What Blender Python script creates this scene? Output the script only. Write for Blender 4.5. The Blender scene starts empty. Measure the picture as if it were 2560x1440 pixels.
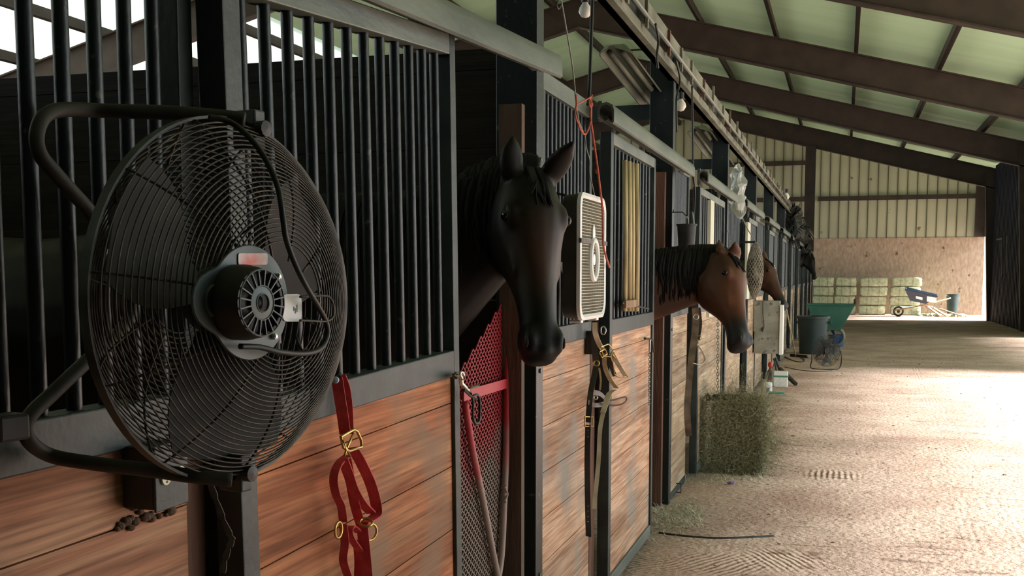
import bpy, bmesh, math, random
from mathutils import Vector, Matrix, noise
C = bpy.context.scene
ORD = ['first', 'second', 'third', 'fourth', 'fifth', 'sixth', 'seventh', 'eighth', 'ninth', 'tenth', 'eleventh', 'twelfth', 'thirteenth', 'fourteenth']
COL = C.collection
V = Vector
PI = math.pi
random.seed(7)

# ------------------------------------------------------------------ camera
F_PX = 2750.0; CY = 945.0; HC = 1.563
PSI = math.atan(825.0 / F_PX); TH = math.atan((CY - 690.0) / F_PX)
cam_d = bpy.data.cameras.new('camera'); cam = bpy.data.objects.new('camera', cam_d); COL.objects.link(cam)
cam_d.sensor_width = 36.0; cam_d.lens = F_PX * 36.0 / 2560.0
cam_d.shift_y = (CY - 720.0) / 2560.0
cam_d.clip_start = 0.05; cam_d.clip_end = 500
cam.location = (0, 0, HC); cam.rotation_euler = (PI / 2 - TH, 0, PSI)
C.camera = cam
CAM = V((0, 0, HC))
FW = V((-math.sin(PSI) * math.cos(TH), math.cos(PSI) * math.cos(TH), -math.sin(TH)))
RT = V((math.cos(PSI), math.sin(PSI), 0)); UP = RT.cross(FW)
def ray(px, py): return FW + RT * ((px - 1280.0) / F_PX) - UP * ((py - CY) / F_PX)
def PD(px, py, d): return CAM + ray(px, py) * d                     # at a depth
def PX(px, py, X): r = ray(px, py); return CAM + r * ((X - CAM.x) / r.x)
def PY(px, py, Y): r = ray(px, py); return CAM + r * ((Y - CAM.y) / r.y)
def PZ(px, py, Z=0.0): r = ray(px, py); return CAM + r * ((Z - CAM.z) / r.z)
def yw(px, py=900, X=-1.12): return PX(px, py, X).y                 # distance along the stall wall

# ------------------------------------------------------------------ light
w = bpy.data.worlds.new('sky'); C.world = w; w.use_nodes = True
nt = w.node_tree; nt.nodes.clear()
wo = nt.nodes.new('ShaderNodeOutputWorld'); bg = nt.nodes.new('ShaderNodeBackground')
bg.inputs['Color'].default_value = (0.80, 0.93, 1.0, 1); bg.inputs['Strength'].default_value = 3.6
nt.links.new(bg.outputs[0], wo.inputs[0])
sd = bpy.data.lights.new('sun', 'SUN'); sun = bpy.data.objects.new('sun', sd); COL.objects.link(sun)
sd.energy = 33; sd.angle = math.radians(14); sd.color = (1.0, 0.96, 0.91)
sun.location = (40, 45, 30)
sun.rotation_euler = (V((0, 0, 0)) - V((1.0, 0.05, 0.66))).to_track_quat('-Z', 'Y').to_euler()
C.view_settings.view_transform = 'Standard'; C.view_settings.look = 'None'
C.view_settings.gamma = 1; C.view_settings.use_curve_mapping = False
C.view_settings.exposure = -0.2
C.cycles.max_bounces = 8; C.cycles.diffuse_bounces = 6; C.cycles.use_denoising = True
C.cycles.sample_clamp_indirect = 8

# ------------------------------------------------------------------ materials
def mat(name, col, rough=0.7, metal=0.0, col2=None, scale=6.0, detail=6, stretch=(1, 1, 1), lo=0.35, hi=0.65,
        bump=0.0, bscale=40.0, spots=None, spot_scale=12.0, spot_amt=0.08, coords='Object', spec=0.5):
    m = bpy.data.materials.new(name); m.use_nodes = True; n = m.node_tree; b = n.nodes['Principled BSDF']
    b.inputs['Roughness'].default_value = rough; b.inputs['Metallic'].default_value = metal
    b.inputs['Specular IOR Level'].default_value = spec
    b.inputs['Base Color'].default_value = (*col, 1)
    tc = n.nodes.new('ShaderNodeTexCoord'); mp = n.nodes.new('ShaderNodeMapping')
    mp.inputs['Scale'].default_value = stretch; n.links.new(tc.outputs[coords], mp.inputs[0])
    last = None
    if col2:
        nz = n.nodes.new('ShaderNodeTexNoise'); nz.inputs['Scale'].default_value = scale; nz.inputs['Detail'].default_value = detail
        n.links.new(mp.outputs[0], nz.inputs['Vector'])
        cr = n.nodes.new('ShaderNodeValToRGB'); cr.color_ramp.elements[0].position = lo; cr.color_ramp.elements[1].position = hi
        cr.color_ramp.elements[0].color = (*col, 1); cr.color_ramp.elements[1].color = (*col2, 1)
        n.links.new(nz.outputs[0], cr.inputs[0]); last = cr.outputs[0]
        n.links.new(last, b.inputs['Base Color'])
    if spots:
        n2 = n.nodes.new('ShaderNodeTexNoise'); n2.inputs['Scale'].default_value = spot_scale; n2.inputs['Detail'].default_value = 3
        n.links.new(tc.outputs[coords], n2.inputs['Vector'])
        c2 = n.nodes.new('ShaderNodeValToRGB'); c2.color_ramp.elements[0].position = 0.5 + spot_amt; c2.color_ramp.elements[1].position = 0.56 + spot_amt
        n.links.new(n2.outputs[0], c2.inputs[0])
        mx = n.nodes.new('ShaderNodeMix'); mx.data_type = 'RGBA'
        n.links.new(c2.outputs[0], mx.inputs[0])
        if last: n.links.new(last, mx.inputs[6])
        else: mx.inputs[6].default_value = (*col, 1)
        mx.inputs[7].default_value = (*spots, 1); n.links.new(mx.outputs[2], b.inputs['Base Color'])
    if bump:
        nb = n.nodes.new('ShaderNodeTexNoise'); nb.inputs['Scale'].default_value = bscale; nb.inputs['Detail'].default_value = 4
        n.links.new(mp.outputs[0], nb.inputs['Vector'])
        bp = n.nodes.new('ShaderNodeBump'); bp.inputs['Strength'].default_value = bump; bp.inputs['Distance'].default_value = 0.02
        n.links.new(nb.outputs[0], bp.inputs['Height']); n.links.new(bp.outputs[0], b.inputs['Normal'])
    return m

def wood(name, a, b_, c, stain=None, ph=0.184, z0=0.0, across='Y', grain=1.0):
    """boards lying along `across`; every board of height ph has its own tone, grain and knots"""
    m = bpy.data.materials.new(name); m.use_nodes = True; n = m.node_tree; L = n.links; N = n.nodes.new
    bs = n.nodes['Principled BSDF']; bs.inputs['Roughness'].default_value = 0.72; bs.inputs['Specular IOR Level'].default_value = 0.25
    ge = N('ShaderNodeNewGeometry'); sx = N('ShaderNodeSeparateXYZ'); L.new(ge.outputs['Position'], sx.inputs[0])
    sub = N('ShaderNodeMath'); sub.operation = 'SUBTRACT'; sub.inputs[1].default_value = z0; L.new(sx.outputs['Z'], sub.inputs[0])
    dv = N('ShaderNodeMath'); dv.operation = 'DIVIDE'; dv.inputs[1].default_value = ph; L.new(sub.outputs[0], dv.inputs[0])
    fl = N('ShaderNodeMath'); fl.operation = 'FLOOR'; L.new(dv.outputs[0], fl.inputs[0])
    wn = N('ShaderNodeTexWhiteNoise'); wn.noise_dimensions = '1D'; L.new(fl.outputs[0], wn.inputs['W'])
    ad = N('ShaderNodeVectorMath'); ad.operation = 'MULTIPLY_ADD'; L.new(wn.outputs['Color'], ad.inputs[0]); ad.inputs[1].default_value = (9, 9, 9)
    L.new(ge.outputs['Position'], ad.inputs[2])
    mp = N('ShaderNodeMapping'); mp.inputs['Scale'].default_value = (.7, .7, 7)
    L.new(ad.outputs[0], mp.inputs[0])
    nz = N('ShaderNodeTexNoise'); nz.inputs['Scale'].default_value = 2.2; nz.inputs['Detail'].default_value = 7; nz.inputs['Distortion'].default_value = 0.5
    L.new(mp.outputs[0], nz.inputs['Vector'])
    cr = N('ShaderNodeValToRGB'); e = cr.color_ramp.elements; e[0].position = 0.33; e[0].color = (*a, 1); e[1].position = 0.68; e[1].color = (*c, 1)
    k = cr.color_ramp.elements.new(0.5); k.color = (*b_, 1); L.new(nz.outputs[0], cr.inputs[0])
    # fine grain
    mp2 = N('ShaderNodeMapping'); mp2.inputs['Scale'].default_value = (1.6, 1.6, 60); L.new(ad.outputs[0], mp2.inputs[0])
    n2 = N('ShaderNodeTexNoise'); n2.inputs['Scale'].default_value = 2.0; n2.inputs['Detail'].default_value = 5; L.new(mp2.outputs[0], n2.inputs['Vector'])
    mr = N('ShaderNodeMapRange'); mr.inputs['From Min'].default_value = 0.3; mr.inputs['From Max'].default_value = 0.7
    mr.inputs['To Min'].default_value = 1.0 - 0.42 * grain; mr.inputs['To Max'].default_value = 1.0 + 0.34 * grain; L.new(n2.outputs[0], mr.inputs[0])
    tone = N('ShaderNodeMapRange'); tone.inputs['To Min'].default_value = 0.78; tone.inputs['To Max'].default_value = 1.2; L.new(wn.outputs['Value'], tone.inputs[0])
    mu = N('ShaderNodeMath'); mu.operation = 'MULTIPLY'; L.new(mr.outputs[0], mu.inputs[0]); L.new(tone.outputs[0], mu.inputs[1])
    vm = N('ShaderNodeVectorMath'); vm.operation = 'SCALE'; L.new(cr.outputs[0], vm.inputs[0]); L.new(mu.outputs[0], vm.inputs['Scale'])
    out = vm.outputs[0]
    if stain:
        n3 = N('ShaderNodeTexNoise'); n3.inputs['Scale'].default_value = 3.0; n3.inputs['Detail'].default_value = 6; L.new(ge.outputs['Position'], n3.inputs['Vector'])
        c3 = N('ShaderNodeValToRGB'); c3.color_ramp.elements[0].position = 0.5; c3.color_ramp.elements[1].position = 0.72; L.new(n3.outputs[0], c3.inputs[0])
        mx = N('ShaderNodeMix'); mx.data_type = 'RGBA'; L.new(c3.outputs[0], mx.inputs[0]); L.new(out, mx.inputs[6]); mx.inputs[7].default_value = (*stain, 1); out = mx.outputs[2]
    L.new(out, bs.inputs['Base Color'])
    bp = N('ShaderNodeBump'); bp.inputs['Strength'].default_value = 0.25; bp.inputs['Distance'].default_value = 0.004
    L.new(n2.outputs[0], bp.inputs['Height']); L.new(bp.outputs[0], bs.inputs['Normal'])
    return m

M = {}
M['steel'] = mat('dark_green_painted_steel', (0.008, 0.014, 0.016), 0.38, 0.0, (0.015, 0.025, 0.027), 9, stretch=(1, 1, .5), lo=.4, hi=.75, bump=.08, bscale=60, spots=(.10, .10, .085), spot_scale=30, spot_amt=.17)
M['rail'] = mat('dusty_green_steel', (0.013, 0.022, 0.024), 0.5, 0.0, (0.045, 0.066, 0.063), 7, lo=.35, hi=.75, bump=.1, bscale=50)
M['galv'] = mat('weathered_track_metal', (0.10, 0.125, 0.115), 0.5, 0.35, (0.21, 0.235, 0.20), 5, stretch=(1, .3, 1), lo=.35, hi=.7, bump=.1)
M['boards_a'] = wood('orange_stained_boards', (.28, .085, .035), (.46, .175, .08), (.56, .27, .135), stain=(.28, .19, .13), z0=.0)
M['boards_b'] = wood('worn_pine_boards', (.38, .19, .11), (.54, .32, .21), (.64, .43, .30), stain=(.33, .30, .27), z0=.03)
M['boards_c'] = wood('grey_tan_boards', (.30, .20, .13), (.42, .31, .21), (.52, .42, .30), stain=(.35, .25, .16), z0=.05)
M['boards_l'] = wood('dirty_pine_boards', (.26, .11, .06), (.42, .195, .115), (.50, .29, .175), stain=(.12, .10, .068), z0=.01)
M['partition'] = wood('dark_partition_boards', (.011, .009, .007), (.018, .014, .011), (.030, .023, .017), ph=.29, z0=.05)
M['lumber'] = mat('brown_lumber', (.10, .042, .026), .8, 0, (.19, .095, .06), 5, stretch=(3, 3, .4), bump=.3, bscale=30)
M['lumber_pale'] = mat('pale_lumber', (.25, .15, .09), .8, 0, (.42, .28, .17), 5, stretch=(3, 3, .4), bump=.3, bscale=30)
M['lumber_mid'] = mat('dull_brown_board', (.075, .045, .03), .85, 0, (.15, .10, .07), 4, stretch=(3, 3, .4), bump=.3, bscale=30)
M['rafter'] = mat('brown_primed_steel', (.026, .018, .013), .6, 0, (.044, .030, .022), 3, bump=.05)
M['roof'] = mat('pale_green_roof_liner', (.42, .66, .42), .7, 0, (.50, .73, .50), .6, lo=.3, hi=.7, bump=.15, bscale=14, stretch=(.3, 3, 1))
M['siding'] = mat('cream_metal_siding', (.42, .44, .32), .55, 0, (.48, .50, .36), .7, spots=(.16, .13, .08), spot_scale=2.6, spot_amt=.18)
M['osb'] = mat('strand_board_panel', (.32, .235, .17), .85, 0, (.48, .37, .28), 9, lo=.3, hi=.7, stretch=(1.6, 1, .6), spots=(.12, .07, .045), spot_scale=3.0, spot_amt=.15)
M['black'] = mat('black_metal', (.012, .012, .012), .5, 0, (.03, .028, .025), 20)
M['dusty_black'] = mat('dusty_black_metal', (.018, .017, .014), .62, 0, (.045, .040, .032), 14)

M['bluewall'] = mat('dark_blue_wall_metal', (.004, .008, .018), .55, 0, (.007, .013, .028), 1.5)

# ------------------------------------------------------------------ mesh building
class MB:
    def __init__(s): s.v = []; s.f = []
    def add(s, vs, fs):
        o = len(s.v); s.v += [V(x) for x in vs]; s.f += [tuple(i + o for i in f) for f in fs]; return s
    def box(s, a, b):
        x0, x1 = sorted((a[0], b[0])); y0, y1 = sorted((a[1], b[1])); z0, z1 = sorted((a[2], b[2]))
        return s.add([(x0, y0, z0), (x1, y0, z0), (x1, y1, z0), (x0, y1, z0), (x0, y0, z1), (x1, y0, z1), (x1, y1, z1), (x0, y1, z1)],
                     [(0, 3, 2, 1), (4, 5, 6, 7), (0, 1, 5, 4), (1, 2, 6, 5), (2, 3, 7, 6), (3, 0, 4, 7)])
    def obox(s, c, ax, ay, az):
        c = V(c); ax, ay, az = V(ax), V(ay), V(az)
        if ax.cross(ay).dot(az) < 0: ax = -ax
        P = [c + ax * i + ay * j + az * k for k in (-1, 1) for i, j in ((-1, -1), (1, -1), (1, 1), (-1, 1))]
        return s.add(P, [(0, 3, 2, 1), (4, 5, 6, 7), (0, 1, 5, 4), (1, 2, 6, 5), (2, 3, 7, 6), (3, 0, 4, 7)])
    def beam(s, p, q, w_, h, up=(0, 0, 1)):
        p, q = V(p), V(q); d = (q - p); L_ = d.length; d.normalize(); sd_ = d.cross(V(up)).normalized(); u = sd_.cross(d)
        return s.obox((p + q) / 2, sd_ * w_ / 2, d * L_ / 2, u * h / 2)
    def tube(s, pts, r, n=8, closed=False, caps=True):
        pts = [V(p) for p in pts]; k = len(pts); rs = r if isinstance(r, (list, tuple)) else [r] * k
        T = []
        for i in range(k):
            a = pts[(i - 1) % k] if (closed or i > 0) else pts[i]; b = pts[(i + 1) % k] if (closed or i < k - 1) else pts[i]
            t = (b - a); T.append(t.normalized() if t.length > 1e-9 else V((0, 0, 1)))
        ref = V((0, 0, 1)) if abs(T[0].z) < .9 else V((1, 0, 0)); u = T[0].cross(ref).normalized(); vs = []
        for i in range(k):
            u = (u - T[i] * u.dot(T[i])); u = u.normalized() if u.length > 1e-6 else T[i].orthogonal().normalized(); v_ = T[i].cross(u)
            for j in range(n):
                a = 2 * PI * j / n; vs.append(pts[i] + (u * math.cos(a) + v_ * math.sin(a)) * rs[i])
        fs = []
        for i in range(k if closed else k - 1):
            for j in range(n):
                a = i * n + j; b = i * n + (j + 1) % n; i2 = (i + 1) % k; fs.append((a, b, i2 * n + (j + 1) % n, i2 * n + j))
        if caps and not closed: fs.append(tuple(range(n))[::-1]); fs.append(tuple((k - 1) * n + j for j in range(n)))
        return s.add(vs, fs)
    def ribbon(s, pts, wv, w_, t):
        """flat strap along pts; wv = width direction (vector or list)"""
        pts = [V(p) for p in pts]; k = len(pts); vs = []
        for i in range(k):
            T = (pts[min(i + 1, k - 1)] - pts[max(i - 1, 0)]).normalized(); wd = V(wv[i] if isinstance(wv, list) else wv)
            wd = (wd - T * wd.dot(T)).normalized(); nn = T.cross(wd); ww = w_[i] if isinstance(w_, list) else w_
            for a, b in ((-1, -1), (1, -1), (1, 1), (-1, 1)): vs.append(pts[i] + wd * a * ww / 2 + nn * b * t / 2)
        fs = [tuple(i * 4 + j for j in (3, 2, 1, 0)) for i in (0,)]
        for i in range(k - 1):
            for j in range(4): a = i * 4 + j; b = i * 4 + (j + 1) % 4; fs.append((a, b, b + 4, a + 4))
        fs.append(tuple((k - 1) * 4 + j for j in range(4)))
        return s.add(vs, fs)
    def loft(s, rings, caps=True):
        n = len(rings[0]); vs = [p for r in rings for p in r]; fs = []
        for i in range(len(rings) - 1):
            for j in range(n): fs.append((i * n + j, i * n + (j + 1) % n, (i + 1) * n + (j + 1) % n, (i + 1) * n + j))
        if caps: fs.append(tuple(range(n))[::-1]); fs.append(tuple((len(rings) - 1) * n + j for j in range(n)))
        return s.add(vs, fs)
    def lathe(s, c, prof, n=24, ax=(0, 0, 1), caps=True):
        c = V(c); ax = V(ax).normalized(); u = ax.orthogonal().normalized(); v_ = ax.cross(u)
        return s.loft([[c + ax * h + (u * math.cos(2 * PI * j / n) + v_ * math.sin(2 * PI * j / n)) * max(r, 1e-4) for j in range(n)] for r, h in prof], caps)
    def ell(s, c, ax, ay, az, n=14, m=9):
        c = V(c); ax, ay, az = V(ax), V(ay), V(az)
        return s.loft([[c + az * math.cos(PI * i / m) * -1 + (ax * math.cos(2 * PI * j / n) + ay * math.sin(2 * PI * j / n)) * max(math.sin(PI * i / m), .02) for j in range(n)] for i in range(m + 1)])
    def warp(s, fn): s.v = [V(fn(p)) for p in s.v]; return s
    def build(s, name, m, parent=None, smooth=False, off=None, bevel=0):
        me = bpy.data.meshes.new(name); o_ = V((0, 0, 0))
        if parent is not None: o_ = root_loc(parent)
        elif off is not None: o_ = V(off)
        me.from_pydata([p - o_ for p in s.v], [], s.f); me.materials.append(m if not isinstance(m, str) else M[m])
        bm = bmesh.new(); bm.from_mesh(me); bmesh.ops.recalc_face_normals(bm, faces=bm.faces); bm.to_mesh(me); bm.free()
        if smooth:
            me.polygons.foreach_set('use_smooth', [True] * len(me.polygons))
            if smooth is not True: me.set_sharp_from_angle(angle=math.radians(smooth))
        o = bpy.data.objects.new(name, me); COL.objects.link(o)
        if parent is not None: o.parent = parent
        else: o.location = o_
        if bevel:
            b = o.modifiers.new('bevel', 'BEVEL'); b.width = bevel; b.segments = 2; b.limit_method = 'ANGLE'
        return o
def root_loc(o):
    p = V((0, 0, 0))
    while o is not None: p += o.location; o = o.parent
    return p
def tag(o, label=None, cat=None, group=None, kind=None):
    if label: o['label'] = label
    if cat: o['category'] = cat
    if group: o['group'] = group
    if kind: o['kind'] = kind
    return o
def thing(name, loc, label, cat, group=None):
    o = bpy.data.objects.new(name, None); COL.objects.link(o); o.location = loc; o.empty_display_size = .1
    return tag(o, label, cat, group)
def struct(o): o['kind'] = 'structure'; return o
def copy_tree(o, parent=None, dy=0.0):
    c = o.copy(); COL.objects.link(c); c.parent = parent
    if parent is None: c.location = V(o.location) + V((0, dy, 0))
    for ch in o.children: copy_tree(ch, c)
    return c
def cr_spline(pts, k=8, closed=False):
    pts = [V(p) for p in pts]; n = len(pts); out = []
    for i in range(n if closed else n - 1):
        g = (lambda j: pts[j % n]) if closed else (lambda j: pts[max(0, min(n - 1, j))])
        p0, p1, p2, p3 = g(i - 1), g(i), g(i + 1), g(i + 2)
        for t in range(k):
            t /= k; out.append(.5 * ((2 * p1) + (p2 - p0) * t + (2 * p0 - 5 * p1 + 4 * p2 - p3) * t * t + (3 * p1 - p0 - 3 * p2 + p3) * t ** 3))
    if not closed: out.append(pts[-1])
    return out

# ================================================================== SETTING
YF = [-19.7, -12.0, -4.3, 3.4, 11.0, 18.6, 26.3, 34.0, 41.6]       # steel frames
YEND = 48.0; XR = 4.95; XRIDGE = -6.2; SL = 0.262; XL = 2 * XRIDGE - XR
def zb(x):                                                          # underside of the rafters
    return 5.84 - SL * (x if x > XRIDGE else 2 * XRIDGE - x)

# dirt floor
def dirt():
    m = bpy.data.materials.new('raked_dirt'); m.use_nodes = True; n = m.node_tree; L = n.links; N = n.nodes.new
    b = n.nodes['Principled BSDF']; b.inputs['Roughness'].default_value = .95; b.inputs['Specular IOR Level'].default_value = .1
    ge = N('ShaderNodeNewGeometry')
    def nz(sc, det=5, st=(1, 1, 1), rot=0.0, dist=0):
        mp = N('ShaderNodeMapping'); mp.inputs['Scale'].default_value = st; mp.inputs['Rotation'].default_value = (0, 0, rot); L.new(ge.outputs['Position'], mp.inputs[0])
        t = N('ShaderNodeTexNoise'); t.inputs['Scale'].default_value = sc; t.inputs['Detail'].default_value = det; t.inputs['Distortion'].default_value = dist
        L.new(mp.outputs[0], t.inputs['Vector']); return t.outputs[0]
    def ramp(x, p0, c0, p1, c1):
        r = N('ShaderNodeValToRGB'); r.color_ramp.elements[0].position = p0; r.color_ramp.elements[0].color = (*c0, 1)
        r.color_ramp.elements[1].position = p1; r.color_ramp.elements[1].color = (*c1, 1); L.new(x, r.inputs[0]); return r.outputs[0]
    def mix(f, a, b_):
        x = N('ShaderNodeMix'); x.data_type = 'RGBA'; L.new(f, x.inputs[0])
        for i, v in ((6, a), (7, b_)):
            if isinstance(v, tuple): x.inputs[i].default_value = (*v, 1)
            else: L.new(v, x.inputs[i])
        return x.outputs[2]
    base = ramp(nz(1.1, 6), .3, (.38, .258, .21), .7, (.60, .455, .385))
    wisps = ramp(nz(2.5, 6, (.9, 3.2, 1), .25, 1.2), .60, (0, 0, 0), .70, (1, 1, 1))
    c = mix(wisps, base, (.27, .185, .145))
    specks = ramp(nz(34, 3), .66, (0, 0, 0), .71, (1, 1, 1)); c = mix(specks, c, (.20, .13, .09))
    pale = ramp(nz(55, 2), .66, (0, 0, 0), .70, (1, 1, 1)); c = mix(pale, c, (.80, .74, .62))
    L.new(c, b.inputs['Base Color'])
    # bump: clods, raked ripples, a tyre track running up the aisle
    h1 = nz(24, 6); h2 = nz(5.0, 6, (1, 1.8, 1), .2, .8)
    wv = N('ShaderNodeTexWave'); wv.bands_direction = 'DIAGONAL'; wv.inputs['Scale'].default_value = 5.2; wv.inputs['Distortion'].default_value = 2.2; wv.inputs['Detail'].default_value = 2
    L.new(ge.outputs['Position'], wv.inputs['Vector'])
    msk = ramp(nz(.9, 2), .54, (0, 0, 0), .62, (1, 1, 1))
    sx = N('ShaderNodeSeparateXYZ'); L.new(ge.outputs['Position'], sx.inputs[0])
    def math_(op, a, b2=None):
        q = N('ShaderNodeMath'); q.operation = op
        for i, v in enumerate((a, b2)):
            if v is None: continue
            if isinstance(v, (int, float)): q.inputs[i].default_value = v
            else: L.new(v, q.inputs[i])
        return q.outputs[0]
    def track(x0, slope, wid):
        ln = math_('SUBTRACT', sx.outputs['X'], math_('ADD', math_('MULTIPLY', sx.outputs['Y'], slope), x0))
        inside = math_('LESS_THAN', math_('ABSOLUTE', ln), wid)
        tread = math_('SINE', math_('MULTIPLY', ln, 150.0))
        return math_('MULTIPLY', inside, math_('ADD', math_('MULTIPLY', tread, .5), -.8))
    tr = math_('ADD', track(.52, .035, .05), track(.98, .012, .045))
    def patch(px, py, r, sc, ang, ds=4.5):
        c0 = PZ(px, py); d_ = N('ShaderNodeVectorMath'); d_.operation = 'DISTANCE'; L.new(ge.outputs['Position'], d_.inputs[0]); d_.inputs[1].default_value = c0
        mr = N('ShaderNodeMapRange'); mr.inputs['From Min'].default_value = r * .4; mr.inputs['From Max'].default_value = r; mr.inputs['To Min'].default_value = 1; mr.inputs['To Max'].default_value = 0; L.new(d_.outputs['Value'], mr.inputs[0])
        mp = N('ShaderNodeMapping'); mp.inputs['Rotation'].default_value = (0, 0, ang); L.new(ge.outputs['Position'], mp.inputs[0])
        w_ = N('ShaderNodeTexWave'); w_.inputs['Scale'].default_value = sc; w_.inputs['Distortion'].default_value = ds; w_.inputs['Detail'].default_value = 1; w_.inputs['Detail Scale'].default_value = .6; L.new(mp.outputs[0], w_.inputs['Vector'])
        return math_('MULTIPLY', mr.outputs[0], w_.outputs['Fac'])
    pt = math_('ADD', math_('ADD', patch(1800, 1410, .32, 8, .5), patch(1950, 1400, .30, 8, -.5)), math_('ADD', patch(2080, 1187, .28, 7, 0, 2), patch(1640, 1410, .25, 9, .8)))
    hh = math_('ADD', math_('MULTIPLY', h1, .55), math_('MULTIPLY', h2, .6))
    hh = math_('ADD', hh, math_('MULTIPLY', pt, .22))
    tr = math_('MULTIPLY', tr, ramp(nz(.8, 3), .42, (0, 0, 0), .6, (1, 1, 1)))
    hh = math_('ADD', hh, math_('MULTIPLY', tr, .05))
    bp = N('ShaderNodeBump'); bp.inputs['Strength'].default_value = .9; bp.inputs['Distance'].default_value = .04; L.new(hh, bp.inputs['Height']); L.new(bp.outputs[0], b.inputs['Normal'])
    return m
M['dirt'] = dirt()
struct(MB().box((-60, -60, -.3), (80, 110, 0)).build('floor', 'dirt'))

# roof liner: two slopes with a small thickness, carried above the purlins
def roof_sheet(x0, x1, y0, y1, name, zf):
    mb = MB(); t = .05
    P = [(x0, zf(x0)), (x1, zf(x1))]
    vs = [(P[i][0], y, P[i][1] + dz) for dz in (0, t) for i, y in ((0, y0), (1, y0), (1, y1), (0, y1))]
    mb.add(vs, [(0, 3, 2, 1), (4, 5, 6, 7), (0, 1, 5, 4), (1, 2, 6, 5), (2, 3, 7, 6), (3, 0, 4, 7)])
    return struct(mb.build(name, 'roof'))
zr = lambda x: zb(x) + .70 + .20
roof_sheet(XRIDGE, XR + .7, YF[0], YEND + .3, 'ceiling', zr)
roof_sheet(-11.6, XRIDGE, YF[0], YEND + .3, 'ceiling', zr)
m = bpy.data.materials.new('translucent_skylight_panel'); m.use_nodes = True; n_ = m.node_tree; n_.nodes.clear(); M['skylight'] = m
o1 = n_.nodes.new('ShaderNodeOutputMaterial'); t1 = n_.nodes.new('ShaderNodeBsdfTranslucent'); d1 = n_.nodes.new('ShaderNodeBsdfDiffuse'); m1 = n_.nodes.new('ShaderNodeMixShader')
t1.inputs['Color'].default_value = (.34, .37, .31, 1); d1.inputs['Color'].default_value = (.7, .74, .64, 1); m1.inputs[0].default_value = .4
n_.links.new(t1.outputs[0], m1.inputs[1]); n_.links.new(d1.outputs[0], m1.inputs[2]); n_.links.new(m1.outputs[0], o1.inputs[0])
sky_p = MB().add([(XL - .7, YF[0], zr(XL - .7)), (-11.6, YF[0], zr(-11.6)), (-11.6, YEND + .3, zr(-11.6)), (XL - .7, YEND + .3, zr(XL - .7))], [(0, 1, 2, 3)]).build('ceiling', 'skylight'); struct(sky_p)
# unseen lean-to sheets, added outside to hold the sun off the aisle
roof_sheet(XR + .7, 7.0, YF[0], 19.5, 'ceiling', lambda x: 4.55 - .26 * (x - XR))  # added eave, kept short so the soft sun edge falls beside the aisle
roof_sheet(XR + .7, 9.5, 19.5, YF[-1] - .1, 'ceiling', lambda x: 4.55 - .26 * (x - XR))  # added eave, wider to keep direct sun out of the far aisle

# unseen light blockers: strip over the lean-to, end behind the viewer, near right side
struct(MB().box((XR + .60, YF[0], 4.35), (XR + .66, YF[-1] + .0, 5.40)).build('wall_added_upper', 'siding'))  # added strip, stops sun coming through the gap under the main roof
struct(MB().box((XL, -12.2, 0), (XR + .6, -12.1, 7.6)).build('wall_added_behind', 'bluewall'))  # added dark end, keeps faces turned to the camera unlit
struct(MB().box((XR - .02, -12.1, 0), (XR + .06, 2.6, 5.3)).build('wall_added_near', 'bluewall'))  # added dark wall, cuts side light from behind the camera
def rafter(y):
    mb = MB()
    for xa, xb in ((XR, XRIDGE), (XRIDGE, XL)):
        for dz, hh, ww in ((0, .03, .22), (.67, .03, .22), (.03, .64, .022)):
            z0, z1 = zb(xa) + dz, zb(xb) + dz
            vs = [(xa, y - ww / 2, z0), (xb, y - ww / 2, z1), (xb, y + ww / 2, z1), (xa, y + ww / 2, z0)]
            vs += [(a, b, c + hh) for a, b, c in vs]
            mb.add(vs, [(0, 1, 2, 3), (7, 6, 5, 4), (0, 4, 5, 1), (1, 5, 6, 2), (2, 6, 7, 3), (3, 7, 4, 0)])
    for xs in (XR, XL):                                             # tapered wall columns
        s_ = 1 if xs > 0 else -1
        vs = [(xs - s_ * .12, y - .11, 0), (xs + s_ * .12, y - .11, 0), (xs + s_ * .12, y + .11, 0), (xs - s_ * .12, y + .11, 0)]
        zt = zb(xs) + .66
        vs += [(xs - s_ * .35, y - .11, zt), (xs + s_ * .12, y - .11, zt), (xs + s_ * .12, y + .11, zt), (xs - s_ * .35, y + .11, zt)]
        mb.add(vs, [(0, 3, 2, 1), (4, 5, 6, 7), (0, 1, 5, 4), (1, 2, 6, 5), (2, 3, 7, 6), (3, 0, 4, 7)])
    return mb
raf_lab = {18.6: 'wide brown roof beam crossing the top right corner of the picture', 26.3: 'brown sloping roof beam, second from the top right corner',
           34.0: 'brown sloping roof beam, third from the top right, above a row of light slits', 41.6: 'farthest dark roof beam sloping down in front of the cream end wall',
           11.0: 'brown roof beam nearly overhead', 3.4: 'brown roof beam over the nearest stalls'}
for y in YF:
    o = rafter(y).build('roof_rafter', 'rafter')
    tag(o, raf_lab.get(y, 'brown roof beam behind the viewer, %s from the closed end' % ['first', 'second', 'third'][max(0, min(2, YF.index(y)))]), 'roof beam', 'roof frames')
k = -9
while .13 + 1.75 * k < XR:
    x = .13 + 1.75 * k; z = zb(x) + .70
    mb = MB().box((x - .035, YF[0], z + .0), (x + .035, YEND, z + .19)); mb.box((x - .035, YF[0], z), (x + .05, YEND, z + .012))
    sl = -SL if x > XRIDGE else SL
    mb.warp(lambda p: (p.x, p.y, p.z + (p.x - x) * sl))
    tag(mb.build('roof_purlin', 'rafter'), 'long brown roof purlin, the %s one in from the right-hand eave' % ORD[2 - k], 'purlin', 'roof purlins')
    k += 1

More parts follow.
